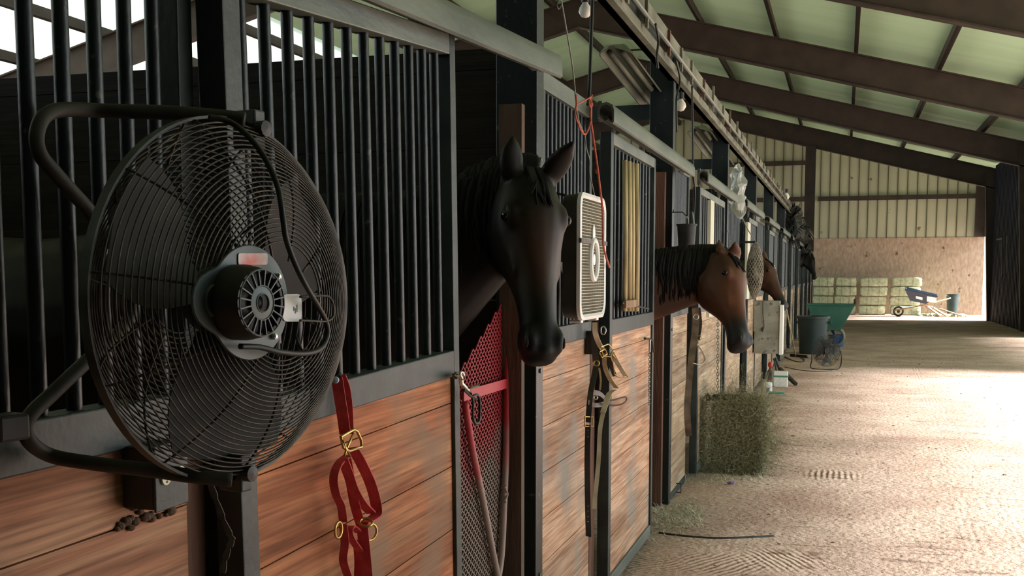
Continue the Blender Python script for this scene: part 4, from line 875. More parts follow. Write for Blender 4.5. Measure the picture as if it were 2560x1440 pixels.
def horse(name, label, poll, muz, face, withers, cols, vox=.012, earL=None, earR=None, mane_side=-1, star=None, legs=True, neckr=(.19, .105), wide=1.0, deep=1.0, drop=.05, tint=None):
    poll, muz = V(poll), V(muz); a = (muz - poll); L_ = a.length; a.normalize(); S_ = L_ / .62
    f = V(face); f = (f - a * f.dot(a)).normalized(); s = a.cross(f).normalized()          # s = sideways
    hp = lambda t, ff, ss=0: poll + a * (t * L_) + f * (ff * S_) + s * (ss * S_)
    root = thing(name, (poll.x, poll.y, 0), label, 'horse'); mb = MB(); n = 20
    prof = [(-.05, -.045, -.14, .050), (-.01, -.008, -.19, .070), (.06, .016, -.225, .084), (.14, .028, -.25, .094), (.22, .032, -.262, .100), (.30, .028, -.262, .098), (.38, .020, -.245, .090),
            (.46, .012, -.212, .079), (.54, .006, -.178, .068), (.62, .001, -.150, .060), (.70, -.003, -.134, .054), (.78, -.005, -.128, .052), (.86, -.006, -.132, .054), (.93, -.012, -.138, .055), (.98, -.026, -.130, .050), (1.01, -.048, -.110, .036)]
    rings = []
    for t, ft, bk_, hw in prof:
        bk_ *= deep; hw *= wide; c, hd = (ft + bk_) / 2, (ft - bk_) / 2; ring = []
        for j in range(n):
            th = 2 * PI * j / n; cs, sn = math.cos(th), math.sin(th); e = .82
            x_ = math.copysign(abs(cs) ** e, cs); y_ = math.copysign(abs(sn) ** e, sn)
            wf = 1.0 if y_ > 0 else 1 - .42 * (-y_) ** 1.5                      # narrower toward the jaw
            if t > .3 and y_ > 0: wf = 1 - .30 * y_ ** 2 * min(1, (t - .3) * 4)     # narrow nasal bone
            ring.append(hp(t, c + hd * y_, hw * wf * x_))
        rings.append(ring)
    mb.loft(rings)
    E = lambda t, ff, ss, ra, rf, rs: mb.ell(hp(t, ff, ss * wide), f * rf * S_, s * rs * S_, a * ra * S_)
    for k in (-1, 1):
        E(.225, -.020, .074 * k, .050, .030, .024)                 # brow and socket
        E(.29, -.155, .062 * k, .115, .085, .030)                  # round cheek
        E(.40, -.055, .066 * k, .10, .014, .014)                   # facial crest
        E(.90, -.040, .040 * k, .050, .034, .022)                  # nostril wing
    E(.955, -.055, 0, .030, .045, .045); E(.93, -.125, 0, .035, .022, .034)      # upper lip, chin
    # ears
    for k, tip in ((-1, earL), (1, earR)):
        base_ = hp(-.035, -.050, .058 * k * wide); tipv = V(tip) if tip is not None else base_ - a * .17 * S_ + s * .045 * k + f * .03
        d = (tipv - base_); u = d.normalized(); wv = (s * k * .9 + f * .2); wv = (wv - u * wv.dot(u)).normalized(); dv = u.cross(wv); rr = []
        for t, w_, dp in ((-.12, .034, .034), (.1, .042, .032), (.3, .048, .027), (.5, .045, .022), (.7, .034, .017), (.87, .019, .012), (1, .006, .006)):
            c = base_ + d * t; rr.append([c + wv * math.cos(2 * PI * j / 12) * w_ * S_ + dv * math.sin(2 * PI * j / 12) * dp * S_ for j in range(12)])
        mb.loft(rr)
    # neck, trunk
    W = V(withers); bd = V((W.x - poll.x, W.y - poll.y, 0)).normalized(); bd = V((-1, 0, 0)); sd2 = bd.cross(V((0, 0, 1)))
    n0 = hp(.10, -.14); n1 = hp(.03, -.20); nb = V((W.x, W.y, W.z - .36)); K = []
    path = [n0, n1, n1.lerp(nb, .33) + V((0, 0, drop)), n1.lerp(nb, .66) + V((0, 0, drop * .4)), nb, nb + bd * .35 + V((0, 0, .02)), nb + bd * .75 + V((0, 0, .0)), nb + bd * 1.15 + V((0, 0, .05)), nb + bd * 1.45 + V((0, 0, .06)), nb + bd * 1.60 + V((0, 0, .03))]
    rad = [(.105 * deep, .075), (.14 * deep, .085), (neckr[0], neckr[1]), (neckr[0] * 1.28, neckr[1] * 1.35), (.36, .22), (.37, .27), (.36, .29), (.34, .28), (.27, .23), (.12, .12)]
    rings = []
    for i, (c, (h_, w_)) in enumerate(zip(path, rad)):
        T = (path[min(i + 1, len(path) - 1)] - path[max(i - 1, 0)]).normalized(); sv = T.cross(V((0, 0, 1)))
        if sv.length < .2: sv = sd2
        sv = sv.normalized(); uv = sv.cross(T)
        if uv.z < 0: uv = -uv
        rings.append([c + uv * h_ * math.sin(2 * PI * j / n) + sv * w_ * math.cos(2 * PI * j / n) for j in range(n)])
    mb.loft(rings)
    if legs:
        for sgn in (-1, 1):
            o = sd2 * .15 * sgn; p = nb + o; fr = [(p + bd * .10 + V((0, 0, -.12)), .115), (V((p.x, p.y, .80)) + bd * .10, .078), (V((p.x, p.y, .48)) + bd * .08, .052), (V((p.x, p.y, .28)) + bd * .09, .034), (V((p.x, p.y, .12)) + bd * .08, .036), (V((p.x, p.y, .07)) + bd * .05, .048), (V((p.x, p.y, .0)) + bd * .03, .062)]
            mb.tube([q for q, _ in fr], [r for _, r in fr], 12)
            q0 = nb + bd * 1.38 + o; hr = [(q0 + V((0, 0, -.08)), .16), (V((q0.x, q0.y, .85)) - bd * .08, .125), (V((q0.x, q0.y, .66)) + bd * .04, .075), (V((q0.x, q0.y, .50)) + bd * .12, .055), (V((q0.x, q0.y, .28)) + bd * .08, .036), (V((q0.x, q0.y, .12)) + bd * .06, .038), (V((q0.x, q0.y, .07)) + bd * .03, .05), (V((q0.x, q0.y, 0)) + bd * .01, .064)]
            mb.tube([q for q, _ in hr], [r for _, r in hr], 12)
    cm = coat(name + '_coat', *cols, muz - a * .03 - f * .06, .09, .23, tint=(hp(.48, .03, -.02), tint) if tint else None)
    body = mb.build('body', cm, root); r_ = body.modifiers.new('remesh', 'REMESH'); r_.mode = 'VOXEL'; r_.voxel_size = vox; r_.use_smooth_shade = True
    sm = body.modifiers.new('smooth', 'SMOOTH'); sm.factor = .6; sm.iterations = 6
    for k in (-1, 1):
        MB().ell(hp(.235, -.024, .092 * k * wide), f * .020 * S_, s * .013 * S_, a * .016 * S_, 14, 10).build('eye', 'eye', root, smooth=True)
        MB().ell(hp(.915, -.030, .053 * k * wide), f * .014 * S_, s * .007 * S_, a * .021 * S_).build('nostril', 'black', root, smooth=True)
    MB().tube(cr_spline([hp(.83, -.095, -.050 * wide), hp(.92, -.10, -.052 * wide), hp(.985, -.092, -.025), hp(.995, -.088, 0), hp(.985, -.092, .025), hp(.92, -.10, .052 * wide), hp(.83, -.095, .050 * wide)], 5), .0035, 6).build('mouth_line', 'black', root, smooth=True)
    # mane: clumped locks from the crest, and the forelock
    M['mane'] = M.get('mane') or mat('black_mane_hair', (.003, .003, .003), .6, 0, (.009, .008, .008), 60, stretch=(1, 1, .2), spec=.2)
    rnd = random.Random(int(poll.x * 999)); mb = MB()
    cr_ = [hp(-.03, -.07)] + [path[i] + V((0, 0, rad[i][0] * (.95 if i < 4 else .9))) for i in (1, 2, 3, 4)]
    cr_ = cr_spline(cr_, 14)
    for i, p in enumerate(cr_[2:]):
        t = i / len(cr_)
        for q in range(10):
            sdv = sd2 * mane_side; ln = (.25 + .12 * rnd.random()) * (.7 + .6 * t) * S_; off = rnd.uniform(-.04, .04)
            w0 = neckr[1] * (.25 + .8 * t); pts = [p + bd * off + V((0, 0, .012)), p + bd * off + sdv * w0 * .75 + V((0, 0, -.02)), p + bd * (off + .01) + sdv * (w0 * 1.0 + .03) + V((0, 0, -ln * .5)), p + bd * (off + rnd.uniform(-.02, .03)) + sdv * (w0 * 1.08 + .035) + V((0, 0, -ln))]
            mb.tube(cr_spline(pts, 3), [.013 * S_] * 7 + [.009 * S_, .006 * S_, .002], 6)
    for q in range(9):
        b0 = hp(-.03, -.02, rnd.uniform(-.035, .035)); mb.tube([b0 - a * .01, b0 + f * .03 + a * .05, hp(.16 + rnd.uniform(-.03, .05), .036, rnd.uniform(-.04, .04))], [.011, .010, .002], 6)
    mb.build('mane', 'mane', root, smooth=True)
    if star: MB().ell(hp(star[0], .030, star[1]), f * .005, s * .014, a * .028).build('white_star', 'whitelabel', root, smooth=True)
    return root, hp
DARK = ((.006, .0045, .004), (.011, .0075, .006), (.005, .0048, .0055))
BAY = ((.060, .025, .014), (.15, .060, .034), (.022, .022, .026))
horse('dark_horse', 'nearest dark brown horse, head hanging out between the barred door and the box fan', PD(1340, 436, 3.66), PD(1374, 888, 3.50), (.62, -.80, .1),
      (-2.15, 3.46, 1.70), DARK, .0105, earL=PD(1436, 350, 3.62), earR=PD(1283, 335, 3.66), neckr=(.29, .12), wide=1.2, deep=1.15, drop=-.09, tint=(.055, .028, .018))
horse('bay_horse', 'bay horse with black mane, neck stretched out of the second stall', PD(1836, 640, 6.98), PD(1878, 862, 6.70), (.86, -.50, .2),
      (-2.2, 6.95, 1.62), BAY, .013, earL=PD(1838, 602, 6.9), earR=PD(1799, 600, 7.05), mane_side=-1, neckr=(.235, .12), wide=1.12, deep=1.2, drop=.0)
horse('brown_horse', 'brown horse with a white star, looking out beyond the hanging hay net', PD(1920, 650, 14.0), PD(1974, 768, 13.75), (.93, -.30, .3),
      (-2.3, 14.1, 1.66), ((.045, .02, .012), (.085, .036, .02), (.018, .016, .017)), .018, star=(.16, -.03), mane_side=1)
horse('black_horse', 'farthest dark horse, only its small head showing at the end of the row', PD(2032, 640, 28.05), PD(2043, 697, 27.85), (.9, -.3, .2),
      (-2.4, 28.9, 1.6), DARK, .03, mane_side=1)

# ================================================================== HAY AND THINGS IN THE AISLE
def strands(mb, fn, n, rnd, ln=(.05, .16), r=.0011, curl=.04):
    for _ in range(n):
        c, nn = fn(); d = V((rnd.uniform(-1, 1), rnd.uniform(-1, 1), rnd.uniform(-1, 1))); d = (d - nn * d.dot(nn) * .75).normalized(); L_ = rnd.uniform(*ln)
        k = d.cross(nn) * rnd.uniform(-curl, curl); mid = c + d * L_ * .5 + k + nn * .012
        wv = d.cross(nn).normalized(); e = c + d * L_ + nn * rnd.uniform(-.005, .02)
        mb.add([c - wv * r, c + wv * r, mid + wv * r, mid - wv * r, e, mid + nn * r], [(0, 1, 2, 3), (3, 2, 4)])
def bale(x0, x1, y0, y1, z0, z1, name, label, m='hay', group=None, ns=0, seed=1, nx=10):
    rnd = random.Random(seed); root = thing(name, ((x0 + x1) / 2, (y0 + y1) / 2, z0), label, 'hay bale', group)
    me = bmesh.new(); bmesh.ops.create_cube(me, size=1); bmesh.ops.subdivide_edges(me, edges=me.edges, cuts=nx, use_grid_fill=True)
    mb = MB(); S3 = V((x1 - x0, y1 - y0, z1 - z0)); c = V(((x0 + x1) / 2, (y0 + y1) / 2, (z0 + z1) / 2)); vs = []
    for v in me.verts:
        p = V(v.co); q = V([math.copysign(abs(t * 2) ** .92, t) / 2 for t in p]); l = max(abs(t) for t in p) * 2; rr = (abs(p.x) ** 8 + abs(p.y) ** 8 + abs(p.z) ** 8) ** (1 / 8) * 2; p2 = p / rr if rr > 0 else p
        w_ = c + V((p2.x * S3.x, p2.y * S3.y, p2.z * S3.z)) * .97; nv = noise.noise(w_ * 13 + V((seed, 0, 0))) * .030 + noise.noise(w_ * 38) * .014
        w_ = w_ + V((p2.x, p2.y, p2.z * .7)) * nv * 2; w_.z = max(w_.z, z0 + .002); vs.append(w_)
    mb.add(vs, [tuple(v.index for v in f.verts) for f in me.faces]); me.free()
    mb.build('bale_body', m, root, smooth=True)
    mb = MB()
    for t in (.3, .7):                                              # two strings round the bale
        long_y = S3.y >= S3.x
        if long_y:
            y = y0 + S3.y * t if S3.z < .45 else None
        P = rrect(0, 0, 1, 0, 1, .08, 3)
        if S3.z >= max(S3.x, S3.y): mb.tube([(x0 + S3.x * p.y * 1.01, y0 + S3.y * p.z * 1.01, z0 + S3.z * t) for p in P], .004, 4, closed=True)
        elif S3.x >= S3.y: mb.tube([(x0 + S3.x * t, y0 + S3.y * p.y, z0 + S3.z * p.z) for p in P], .005, 4, closed=True)
        else: mb.tube([(x0 + S3.x * p.y, y0 + S3.y * t, z0 + S3.z * p.z) for p in P], .005, 4, closed=True)
    mb.build('baling_string', 'twine' if ns else 'brownstrap', root)
    if ns:
        mb = MB()
        def fn():
            k = rnd.choice('xXyYzZ' if False else 'XXyyyZ'); u, v = rnd.random(), rnd.random()
            if k == 'X': return V((x1 - .004, y0 + S3.y * u, z0 + S3.z * v)), V((1, 0, 0))
            if k == 'y': return V((x0 + S3.x * u, y0 + .004, z0 + S3.z * v)), V((0, -1, 0))
            return V((x0 + S3.x * u, y0 + S3.y * v, z1 - .006)), V((0, 0, 1))
        strands(mb, fn, ns, rnd, (.06, .2), .0021, .35)
        tag(mb.build('loose_hay', 'hay_loose', root), kind='stuff')
    return root
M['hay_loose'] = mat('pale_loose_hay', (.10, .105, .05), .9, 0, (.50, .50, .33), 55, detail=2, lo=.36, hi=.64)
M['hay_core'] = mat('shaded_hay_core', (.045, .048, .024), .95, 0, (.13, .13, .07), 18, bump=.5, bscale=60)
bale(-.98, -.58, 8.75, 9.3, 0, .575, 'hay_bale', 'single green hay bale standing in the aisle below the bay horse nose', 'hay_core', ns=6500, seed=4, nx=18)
# loose hay and chaff on the dirt
rnd = random.Random(9); mb = MB()
def fl(): 
    r_ = rnd.random()
    if r_ < .35: p = PZ(rnd.uniform(1640, 1760), rnd.gauss(1290, 22))
    elif r_ < .6: p = PZ(rnd.uniform(1700, 1910), rnd.gauss(1200, 8))
    elif r_ < .8: p = V((XW + .12 + abs(rnd.gauss(0, .12)), rnd.uniform(4.5, 22), 0))
    else: p = V((rnd.uniform(-1, 3), rnd.uniform(4, 20), 0))
    return V((p.x, p.y, .004)), V((0, 0, 1))
strands(mb, fl, 1700, rnd, (.02, .10), .0018, .01)
M['hay_pale'] = mat('bleached_hay_stalks', (.45, .44, .30), .9, 0, (.80, .78, .62), 40)
tag(mb.build('scattered_hay', 'hay_pale'), 'loose hay stalks scattered over the dirt by the door and bale', 'hay', kind='stuff')
M['chips'] = mat('dark_clods', (.14, .10, .07), .95, 0, (.3, .23, .17), 30)
mb = MB()
for _ in range(330):
    x_ = rnd.uniform(-.9, 3.6); y_ = rnd.uniform(4.2, 22); r_ = rnd.uniform(.003, .008) * (1.9 if rnd.random() < .08 else 1)
    mb.ell((x_, y_, r_ * .35), (r_ * rnd.uniform(1, 2), 0, 0), (0, r_, 0), (0, 0, r_ * .6), 6, 4)
tag(mb.build('dirt_clods', 'chips'), 'small dark clods and bits lying all over the dirt aisle', 'dirt', kind='stuff')
cord('floor_hose', [PZ(1648, 1333), PZ(1700, 1340), PZ(1780, 1346), PZ(1860, 1345), PZ(1935, 1341)], .010, 'rubber', 'thin dark pole lying half buried in the dirt in the foreground', 'pole')
a = PZ(1828, 1212); tag(MB().ell(a + V((0, 0, .012)), (.035, 0, 0), (0, .022, 0), (0, 0, .012), 8, 5).warp(lambda p: p + V((0, 0, abs(noise.noise(p * 40)) * .02))).build('purple_wrapper', mat('pale_purple_foil', (.28, .22, .50), .4), off=a), 'small crumpled purple wrapper on the dirt in front of the hay bale', 'wrapper')
# dark tack lying on the bale top
tk = thing('leather_tack', (-.98, 8.8, .57), 'dark brown leather tack heaped on the left corner of the single hay bale', 'tack')
for i, (cx_, cy_, r_) in enumerate(((-.96, 8.79, .06), (-.90, 8.81, .045), (-.84, 8.80, .05), (-.78, 8.83, .06))):
    mb = MB(); pts = [V((cx_ + r_ * math.cos(2 * PI * j / 14), cy_ + r_ * .7 * math.sin(2 * PI * j / 14), .60 + .022 * math.sin(j * 1.3 + i))) for j in range(15)]
    mb.ribbon(pts, (0, 0, 1), .024, .005).build('strap', 'brownstrap' if i % 2 else 'leather', tk)
MB().tube(cr_spline([V((-1.03, 8.76, .45)), V((-1.04, 8.74, .58)), V((-1.0, 8.73, .63)), V((-.97, 8.75, .6))], 5), .006, 6).build('strap', 'brownstrap', tk)

# grey board cabinet with white edge
M['greyboard'] = mat('mottled_grey_board', (.22, .23, .20), .8, 0, (.34, .35, .31), 6, bump=.1, spots=(.13, .13, .12), spot_scale=14, spot_amt=.1)
Yc = 14.0; a = PY(1890, 752, Yc); b = PY(1947, 885, Yc); gc = thing('feed_cabinet', (a.x, Yc, b.z), 'mottled grey board box with a bright white edge strip fixed to the stall row', 'cabinet')
MB().box((XD + .003, Yc, b.z), (b.x, Yc + .25, a.z)).build('box_body', 'greyboard', gc, bevel=.006)
MB().box((b.x + .002, Yc - .02, b.z - .01), (PY(1958, 800, Yc).x, Yc + .25, a.z - .05)).build('edge_strip', 'whitelabel', gc, bevel=.004)
MB().tube(cr_spline([PY(1908, 740, Yc - .02), PY(1907, 780, Yc - .02), PY(1910, 815, Yc - .02), PY(1906, 828, Yc - .02)], 5), .006, 6).ell(PY(1906, 824, Yc - .02), (.012, 0, 0), (0, .01, 0), (0, 0, .03), 8, 6).build('hanging_cord', 'cable', gc)
# things at the foot of the wall
g = PZ(1920, 980); sp = thing('white_jar', g, 'white jar with a blue patch lying on the dirt beside a green brush', 'jar')
MB().lathe(g, [(0, 0), (.055, 0), (.055, .12), (.04, .135), (0, .135)], 20).build('jar_body', 'whitelabel', sp, smooth=40); MB().obox(g + V((.0, -.055, .035)), (.025, 0, 0), (0, .002, 0), (0, 0, .03)).build('blue_patch', mat('blue_print', (.04, .06, .2), .5), sp)
g = PZ(1940, 985); tag(MB().obox(g + V((.03, 0, .015)), (.075, .01, 0), (0, .02, 0), (0, 0, .013)).tube([g + V((-.05, 0, .015)), g + V((-.1, 0, .02))], .018, 8).build('green_brush', mat('teal_plastic', (.04, .35, .27), .5), off=g, bevel=.003), 'small green brush lying on the dirt by the white jar', 'brush')
g = PZ(1930, 957); g.x -= .03; sb = thing('spray_bottle', g, 'spray bottle with a red top standing at the foot of the wall', 'bottle')
MB().lathe(g, [(0, 0), (.045, 0), (.045, .16), (.018, .21), (.018, .24), (0, .24)], 16).build('bottle_body', 'brownstrap', sb, smooth=40)
MB().lathe(g + V((0, 0, .235)), [(0, 0), (.03, 0), (.036, .04), (.02, .075), (0, .075)], 14).box(g + V((.0, -.06, .28)), g + V((.02, .0, .305))).build('red_trigger', mat('red_plastic', (.7, .05, .02), .35), sb, smooth=40)
g = PZ(1950, 968); kb = thing('white_tool_box', g + V((0, 0, 0)), 'small white box with dark tools leaning on it at the foot of the wall', 'box')
MB().box(g + V((-.09, 0, 0)), g + V((.10, .16, .22))).build('box_body', 'whitelabel', kb, bevel=.008); MB().box(g + V((-.095, -.003, .14)), g + V((.105, .163, .165))).build('green_band', mat('green_band', (.1, .3, .2), .5), kb)
g2 = PZ(1990, 966); tag(MB().beam(g2 + V((0, 0, .03)), PZ(1948, 958) + V((0, -.05, .22)), .045, .045).tube([PZ(1948, 958) + V((0, -.05, .22)), PZ(1946, 958) + V((-.05, -.05, .38))], .02, 8).build('clipper_tool', 'black', off=g2), 'dark two-handled tool lying against the white box, pointing right', 'tool')
g2 = PZ(1938, 962); tag(MB().tube(cr_spline([g2 + V((0, -.05, .01)), g2 + V((.02, -.06, .15)), g2 + V((.0, -.05, .3)), g2 + V((-.03, -.02, .38))], 5), .014, 6).build('hoof_pick', 'rubber', off=g2), 'dark curved handle standing between the spray bottle and white box', 'tool')
# rake
g = PZ(1989, 893); r_ = thing('rake', g, 'rake with a long pale handle leaning on the stall row beyond the white strip', 'rake'); tp = PD(1962, 752, 20.2)
MB().tube([g + V((0, 0, .02)), tp], .014, 8).build('handle', 'bamboo', r_, smooth=True); MB().beam(g + V((-.10, .12, .03)), g + V((.22, -.2, .03)), .03, .05).build('rake_head', 'black', r_)
for i in range(9): q = (g + V((-.10, .12, .03))).lerp(g + V((.22, -.2, .03)), i / 8); MB().tube([q, q + V((.02, -.05, -.026))], .005, 5).build('tine', 'black', r_)
cord('floor_cable', [PZ(1962, 893), PZ(1985, 903), PZ(2005, 906), PZ(2010, 900), PZ(1995, 890)], .016, 'rubber', 'dark hose curled on the dirt by the rake head', 'hose')
cord('floor_cable', [PZ(1962, 918), PZ(2000, 926), PZ(2040, 929), PZ(2080, 928)], .012, 'rubber', 'dark cord lying along the dirt to the foot of the floor fan', 'cord')
# trash can
M['dgreen'] = mat('dark_green_plastic', (.012, .028, .03), .5, 0, (.02, .045, .045), 3); M['green'] = mat('green_cart_plastic', (.03, .13, .10), .5, 0, (.05, .18, .14), 3)
g = PZ(2030, 884); tc = thing('trash_can', g, 'round dark green trash can between the rake and the green cart', 'bin'); hh = .76
MB().lathe(g, [(0, 0), (.25, 0), (.30, hh - .05), (.335, hh - .045), (.335, hh), (.30, hh), (.245, .03), (0, .03)], 36).build('can_body', 'dgreen', tc, smooth=30)
for s_ in (-1, 1): MB().box(g + V((s_ * .30, -.06, hh - .16)), g + V((s_ * .36, .06, hh - .10))).build('handle', 'dgreen', tc, bevel=.01)
# two-wheeled green cart
g = PZ(2085, 868); ct = thing('yard_cart', g, 'green tub cart on grey wheels behind the trash can', 'cart'); gx, gy = g.x, g.y
x0_, x1_ = PY(2018, 760, gy).x, PY(2137, 760, gy).x; zt_ = PY(2080, 764, gy).z; zm = PY(2080, 826, gy).z
mb = MB(); P0 = [(x0_, gy - .05), (x1_, gy - .05), (x1_, gy + .85), (x0_, gy + .85)]; xb0, xb1 = x0_ + .22, x1_ - .28; P1 = [(xb0, gy + .05), (xb1, gy + .05), (xb1, gy + .72), (xb0, gy + .72)]
o_ = lambda P, z, d: [V((x - d * (1 if i in (1, 2) else -1), y - d * (1 if i in (2, 3) else -1), z)) for i, (x, y) in enumerate(P)]
mb.loft([o_(P1, zm, 0), o_(P0, zt_, 0), o_(P0, zt_, -.025), o_(P0, zt_ + .03, -.025), o_(P0, zt_ + .03, .015), o_(P1, zm + .03, .03)]).build('tub', 'green', ct, bevel=.02)
for y_ in (gy + .1, gy + .75):
    wc = V((xb1 - .12, y_, .22)); MB().tube([wc + V((.19 * math.cos(2 * PI * i / 28), 0, .19 * math.sin(2 * PI * i / 28))) for i in range(28)], .03, 8, closed=True).build('wheel', 'wire', ct, smooth=True)
    MB().tube([wc, wc + V((0, .04, 0))], .04, 10).tube([wc - V((.17, 0, 0)), wc + V((.17, 0, 0))], .008, 5).tube([wc - V((0, 0, .17)), wc + V((0, 0, .17))], .008, 5).build('hub', 'galv', ct)
MB().beam((xb1 - .12, gy + .02, .22), (xb1 - .12, gy + .85, .22), .03, .03).beam((xb1 - .12, gy + .3, .22), (xb1 - .2, gy + .3, zm + .02), .04, .04).beam((xb1 - .12, gy + .6, .22), (xb1 - .2, gy + .6, zm + .02), .04, .04).build('axle_frame', 'black', ct)
MB().tube([(xb0 + .05, gy + .1, zm), (xb0 + .05, gy + .08, .0)], .015, 8).build('leg', 'black', ct); MB().tube([(xb0 + .05, gy + .7, zm), (xb0 + .05, gy + .72, .0)], .015, 8).build('leg', 'black', ct)
MB().box((x1_ - .02, gy + .2, zt_), (x1_ + .02, gy + .6, zt_ + .14)).build('handle', 'black', ct)
g = PZ(2092, 862); g.y -= .0; tag(MB().lathe(g + V((0, -.62, 0)), [(0, 0), (.14, 0), (.18, .24), (.19, .24), (.19, .26), (.16, .26), (.13, .02), (0, .02)], 24).build('blue_tub', mat('blue_plastic', (.02, .09, .30), .5), smooth=30, off=g), 'small blue tub on the dirt in front of the green cart', 'tub')
# floor fan
g = PZ(2065, 922); ff = thing('floor_fan', g, 'round dark floor fan on a bent wire stand in the aisle', 'fan'); fc = g + V((0, 0, .30)); fn_ = V((.55, -.80, .1)).normalized(); fu = fn_.cross(V((0, 0, 1))).normalized(); fv = fu.cross(fn_)
if fv.z < 0: fv = -fv
for sg, nm in ((1, 'front_guard'), (-1, 'rear_guard')):
    mb = MB()
    for i in range(11): r0 = .03 + .235 * i / 10; mb.tube([fc + (fu * math.cos(2 * PI * j / 36) + fv * math.sin(2 * PI * j / 36)) * r0 + fn_ * sg * .07 * (1 - (r0 / .27) ** 2) for j in range(36)], .003, 4, closed=True)
    for i in range(10): aa = 2 * PI * i / 10; mb.tube([fc + (fu * math.cos(aa) + fv * math.sin(aa)) * r0 + fn_ * sg * .07 * (1 - (r0 / .27) ** 2) for r0 in (.02, .1, .18, .265)], .003, 4)
    mb.build(nm, 'dusty_black', ff, smooth=True)
for j in range(4):
    MB().loft([[fc + (fu * math.cos(aa + e) + fv * math.sin(aa + e)) * r0 + fn_ * (e * .06 + t2) for e, t2 in ((-.55, .001), (.55, .001), (.55, -.001), (-.55, -.001))] for r0 in (.04, .14, .235) for aa in (2 * PI * j / 4,)]).build('blade', 'black', ff)
MB().lathe(fc - fn_ * .05, [(0, 0), (.06, 0), (.06, .09), (0, .09)], 16, fn_).build('motor', 'black', ff)
MB().tube(cr_spline([fc + fu * .28, fc + fu * .29 - fv * .15, V((*(fc + fu * .27).xy, .012)), V((*(fc + fn_ * .25).xy, .012)), V((*(fc - fu * .27).xy, .012)), fc - fu * .29 - fv * .15, fc - fu * .28], 5), .010, 8).build('stand', 'black', ff, smooth=True)

# ================================================================== FAR END
M['hay_far'] = mat('pale_green_hay', (.36, .40, .24), .95, 0, (.62, .66, .46), 10, lo=.3, hi=.7, bump=.5, bscale=30)
stacks = [('left', 2030, 2141, 2), ('middle', 2146, 2219, 1), ('right', 2224, 2304, 1)]; rows = ['bottom', 'second', 'third', 'top']; YB = 46.75; bh = (PY(2100, 693, YB).z) / 4
rnd = random.Random(5); sd_ = 10
for nm, pa, pb_, cols in stacks:
    xa, xb = PY(pa, 760, YB).x, PY(pb_, 760, YB).x; wd = (xb - xa) / cols
    for r0 in range(4):
        for c0 in range(cols):
            j = rnd.uniform(-.03, .03); sd_ += 1
            bale(xa + wd * c0 + .02 + j, xa + wd * (c0 + 1) - .02 + j, YB + rnd.uniform(-.05, .05), YB + .5, bh * r0 + (.0 if r0 == 0 else .004), bh * (r0 + 1) - .004, 'hay_bale',
                 f'pale hay bale, {rows[r0]} row of the {nm} stack' + ('' if cols == 1 else (', left half' if c0 == 0 else ', right half')) + ', by the end wall', 'hay_far', 'stacked hay bales by the end wall', seed=sd_, nx=7)
YW_ = 44.8; g = PY(2320, 770, YW_); g.z = 0; wb = thing('wheelbarrow', g, 'dark blue wheelbarrow tipped forward in front of the right hay stack', 'wheelbarrow')
M['navy'] = mat('navy_tray_plastic', (.02, .035, .06), .35)
q = lambda a, b, dy=0: PY(a, b, YW_ + dy)
mb = MB(); T0 = [q(2262, 724), q(2345, 742), q(2345, 738, .7), q(2262, 718, .7)]; B0 = [q(2275, 752, .1), q(2315, 760, .1), q(2315, 757, .55), q(2275, 749, .55)]
up_ = V((0, 0, .03)); ins = lambda P, k: [p.lerp(sum(P, V((0, 0, 0))) / 4, k) for p in P]
mb.loft([B0, T0, [p + up_ for p in T0], [p + up_ for p in ins(T0, .06)], [p + up_ for p in ins(B0, .08)]]).build('tray', 'navy', wb, bevel=.015)
MB().obox(q(2298, 745, -.0) + V((0, .03, 0)), (.12, 0, -.03), (0, .02, .0), (0, 0, .05)).build('white_mark', 'whitelabel', wb)
MB().obox(q(2329, 749, -.0) + V((0, .03, 0)), (.17, 0, -.03), (0, .02, 0), (0, 0, .10)).build('white_label', 'whitelabel', wb)
for dy in (.08, .6): MB().tube([q(2236, 776, dy), q(2310, 763, dy), q(2377, 745, dy)], .025, 8).build('handle', 'lumber_pale', wb, smooth=True)
for dy in (.1, .58): MB().tube([q(2318, 760, dy), V((q(2322, 780, dy).x, YW_ + dy, 0)), q(2340, 756, dy)], .015, 6).build('leg', 'wire', wb)
wc = V((q(2246, 776, .34).x, YW_ + .34, .20)); MB().tube([wc + V((.165 * math.cos(2 * PI * i / 24), 0, .165 * math.sin(2 * PI * i / 24))) for i in range(24)], .036, 8, closed=True).lathe(wc - V((0, .04, 0)), [(0, 0), (.06, 0), (.06, .08), (0, .08)], 12, (0, 1, 0)).build('wheel', 'black', wb, smooth=40)
g = PY(2381, 766, 46.6); g.z = 0; h_ = PY(2381, 735, 46.6).z; bb = thing('black_bucket', g, 'dark bucket against the strand board to the right of the wheelbarrow', 'bucket')
MB().lathe(g, [(0, 0), (.19, 0), (.235, h_), (.25, h_), (.25, h_ - .03), (.22, h_ - .03), (.17, .03), (0, .03)], 24).build('pail', 'dgreen', bb, smooth=30)
MB().tube([g + V((.245 * math.cos(t), 0, h_ - .02 - .12 * math.sin(t))) - V((0, .2, 0)) for t in [PI * i / 12 for i in range(13)]], .008, 5).build('bail', 'wire', bb)
for i, (a, b, lab) in enumerate((((2318, 765), (2352, 783), 'pale plank lying slanted behind the wheelbarrow handles'), ((2328, 766), (2368, 784), 'second pale plank lying slanted, right of the first'), ((2350, 772), (2408, 783), 'long pale plank lying nearest the right corner'))):
    p0, p1 = PY(a[0], a[1], 46.2), PY(b[0], b[1], 45.3); p0.z = max(p0.z, .12); p1.z = .03
    tag(MB().beam(p0, p1, .12, .035).build('loose_plank', 'lumber_pale', off=p1), lab, 'plank', 'planks lying by the end wall')
mb = MB()
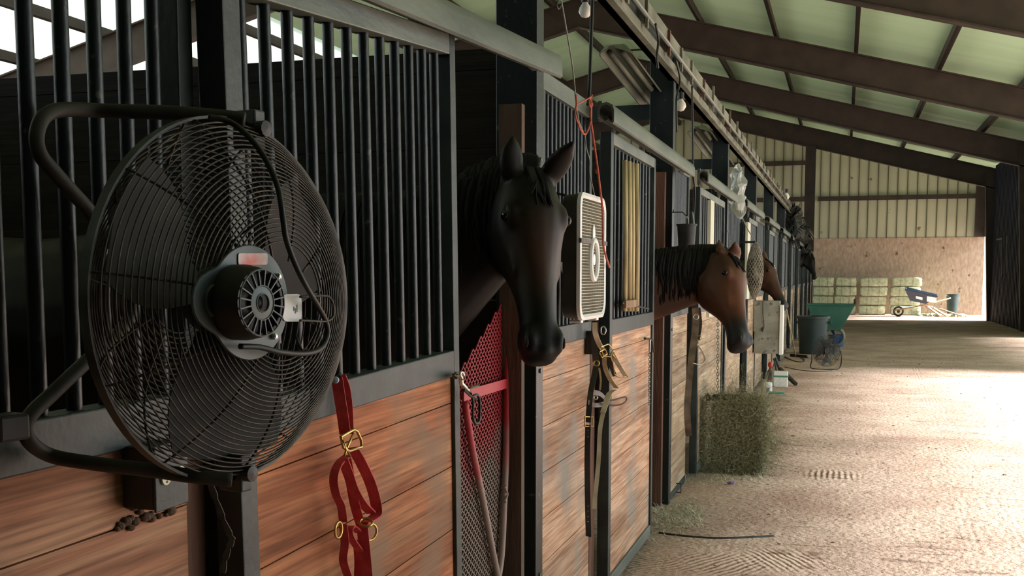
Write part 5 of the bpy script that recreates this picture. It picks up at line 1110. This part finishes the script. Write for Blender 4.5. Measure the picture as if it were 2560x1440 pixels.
for _ in range(160):
    p = V((PY(rnd.uniform(2300, 2415), 780, 46.2).x, rnd.uniform(45.6, 47.2), 0)); r_ = rnd.uniform(.03, .09); mb.ell(p + V((0, 0, r_ * .4)), (r_ * 1.5, 0, 0), (0, r_, 0), (0, 0, r_ * .7), 6, 4)
tag(mb.build('debris_pile', 'hay_far'), 'low heap of pale chaff and scraps along the end wall corner', 'debris', kind='stuff')
# hanging bits on the dark right wall
for i, (a, b, c_, lab) in enumerate(((2503, 600, 690, 'pale cord hanging on the dark blue right wall, left one'), (2517, 590, 680, 'pale cord hanging on the dark blue right wall, right one'))):
    p = PX(a, b, XR - .06); tag(MB().tube([p, PX(a + 1, c_, XR - .06)], .012, 6).ell(PX(a + 1, c_, XR - .06), (.02, 0, 0), (0, .02, 0), (0, 0, .05), 8, 6).build('wall_rope', 'wire', off=p), lab, 'cord', 'cords on the dark right wall')
p = PX(2496, 600, XR - .05); tag(MB().box(p + V((0, -.9, 0)), p + V((.02, .5, .05))).build('wall_bracket', 'rail', off=p), 'thin grey bar fixed across the dark blue right wall', 'bar')
# leafy tack and cobweb clump hanging over the far stalls
M['clump'] = mat('dark_dusty_tack', (.010, .012, .010), .8, 0, (.03, .032, .026), 15)
for (a, b, X0, r_, lab) in ((1985, 560, -1.02, .34, 'dark tangled clump hanging over the far stall doors, left one'), (2012, 600, -.98, .30, 'dark tangled clump hanging over the farthest stall doors, right one')):
    c = PX(a, b, X0); mb = MB()
    mb.ell(c, (r_ * .4, 0, 0), (0, r_ * 1.5, 0), (0, 0, r_), 16, 12).warp(lambda p: p + V((noise.noise(p * 5), noise.noise(p * 5 + V((3, 0, 0))) * 2, noise.noise(p * 5 + V((0, 7, 0))))) * .22)
    rn = random.Random(a)
    for _ in range(60):
        d = V((rn.gauss(0, 1) * .5, rn.gauss(0, 1), rn.gauss(0, 1))).normalized(); q0 = c + V((d.x * r_ * .4, d.y * r_ * 1.3, d.z * r_)); mb.tube([q0, q0 + d * rn.uniform(.08, .22) + V((0, 0, -.05))], [.02, .004], 4)
    mb.tube([c, (c.x, c.y, 2.86)], .012, 5)
    tag(mb.build('hanging_tack', 'clump', off=c), lab, 'tack', 'dark clumps hung over the far stalls')
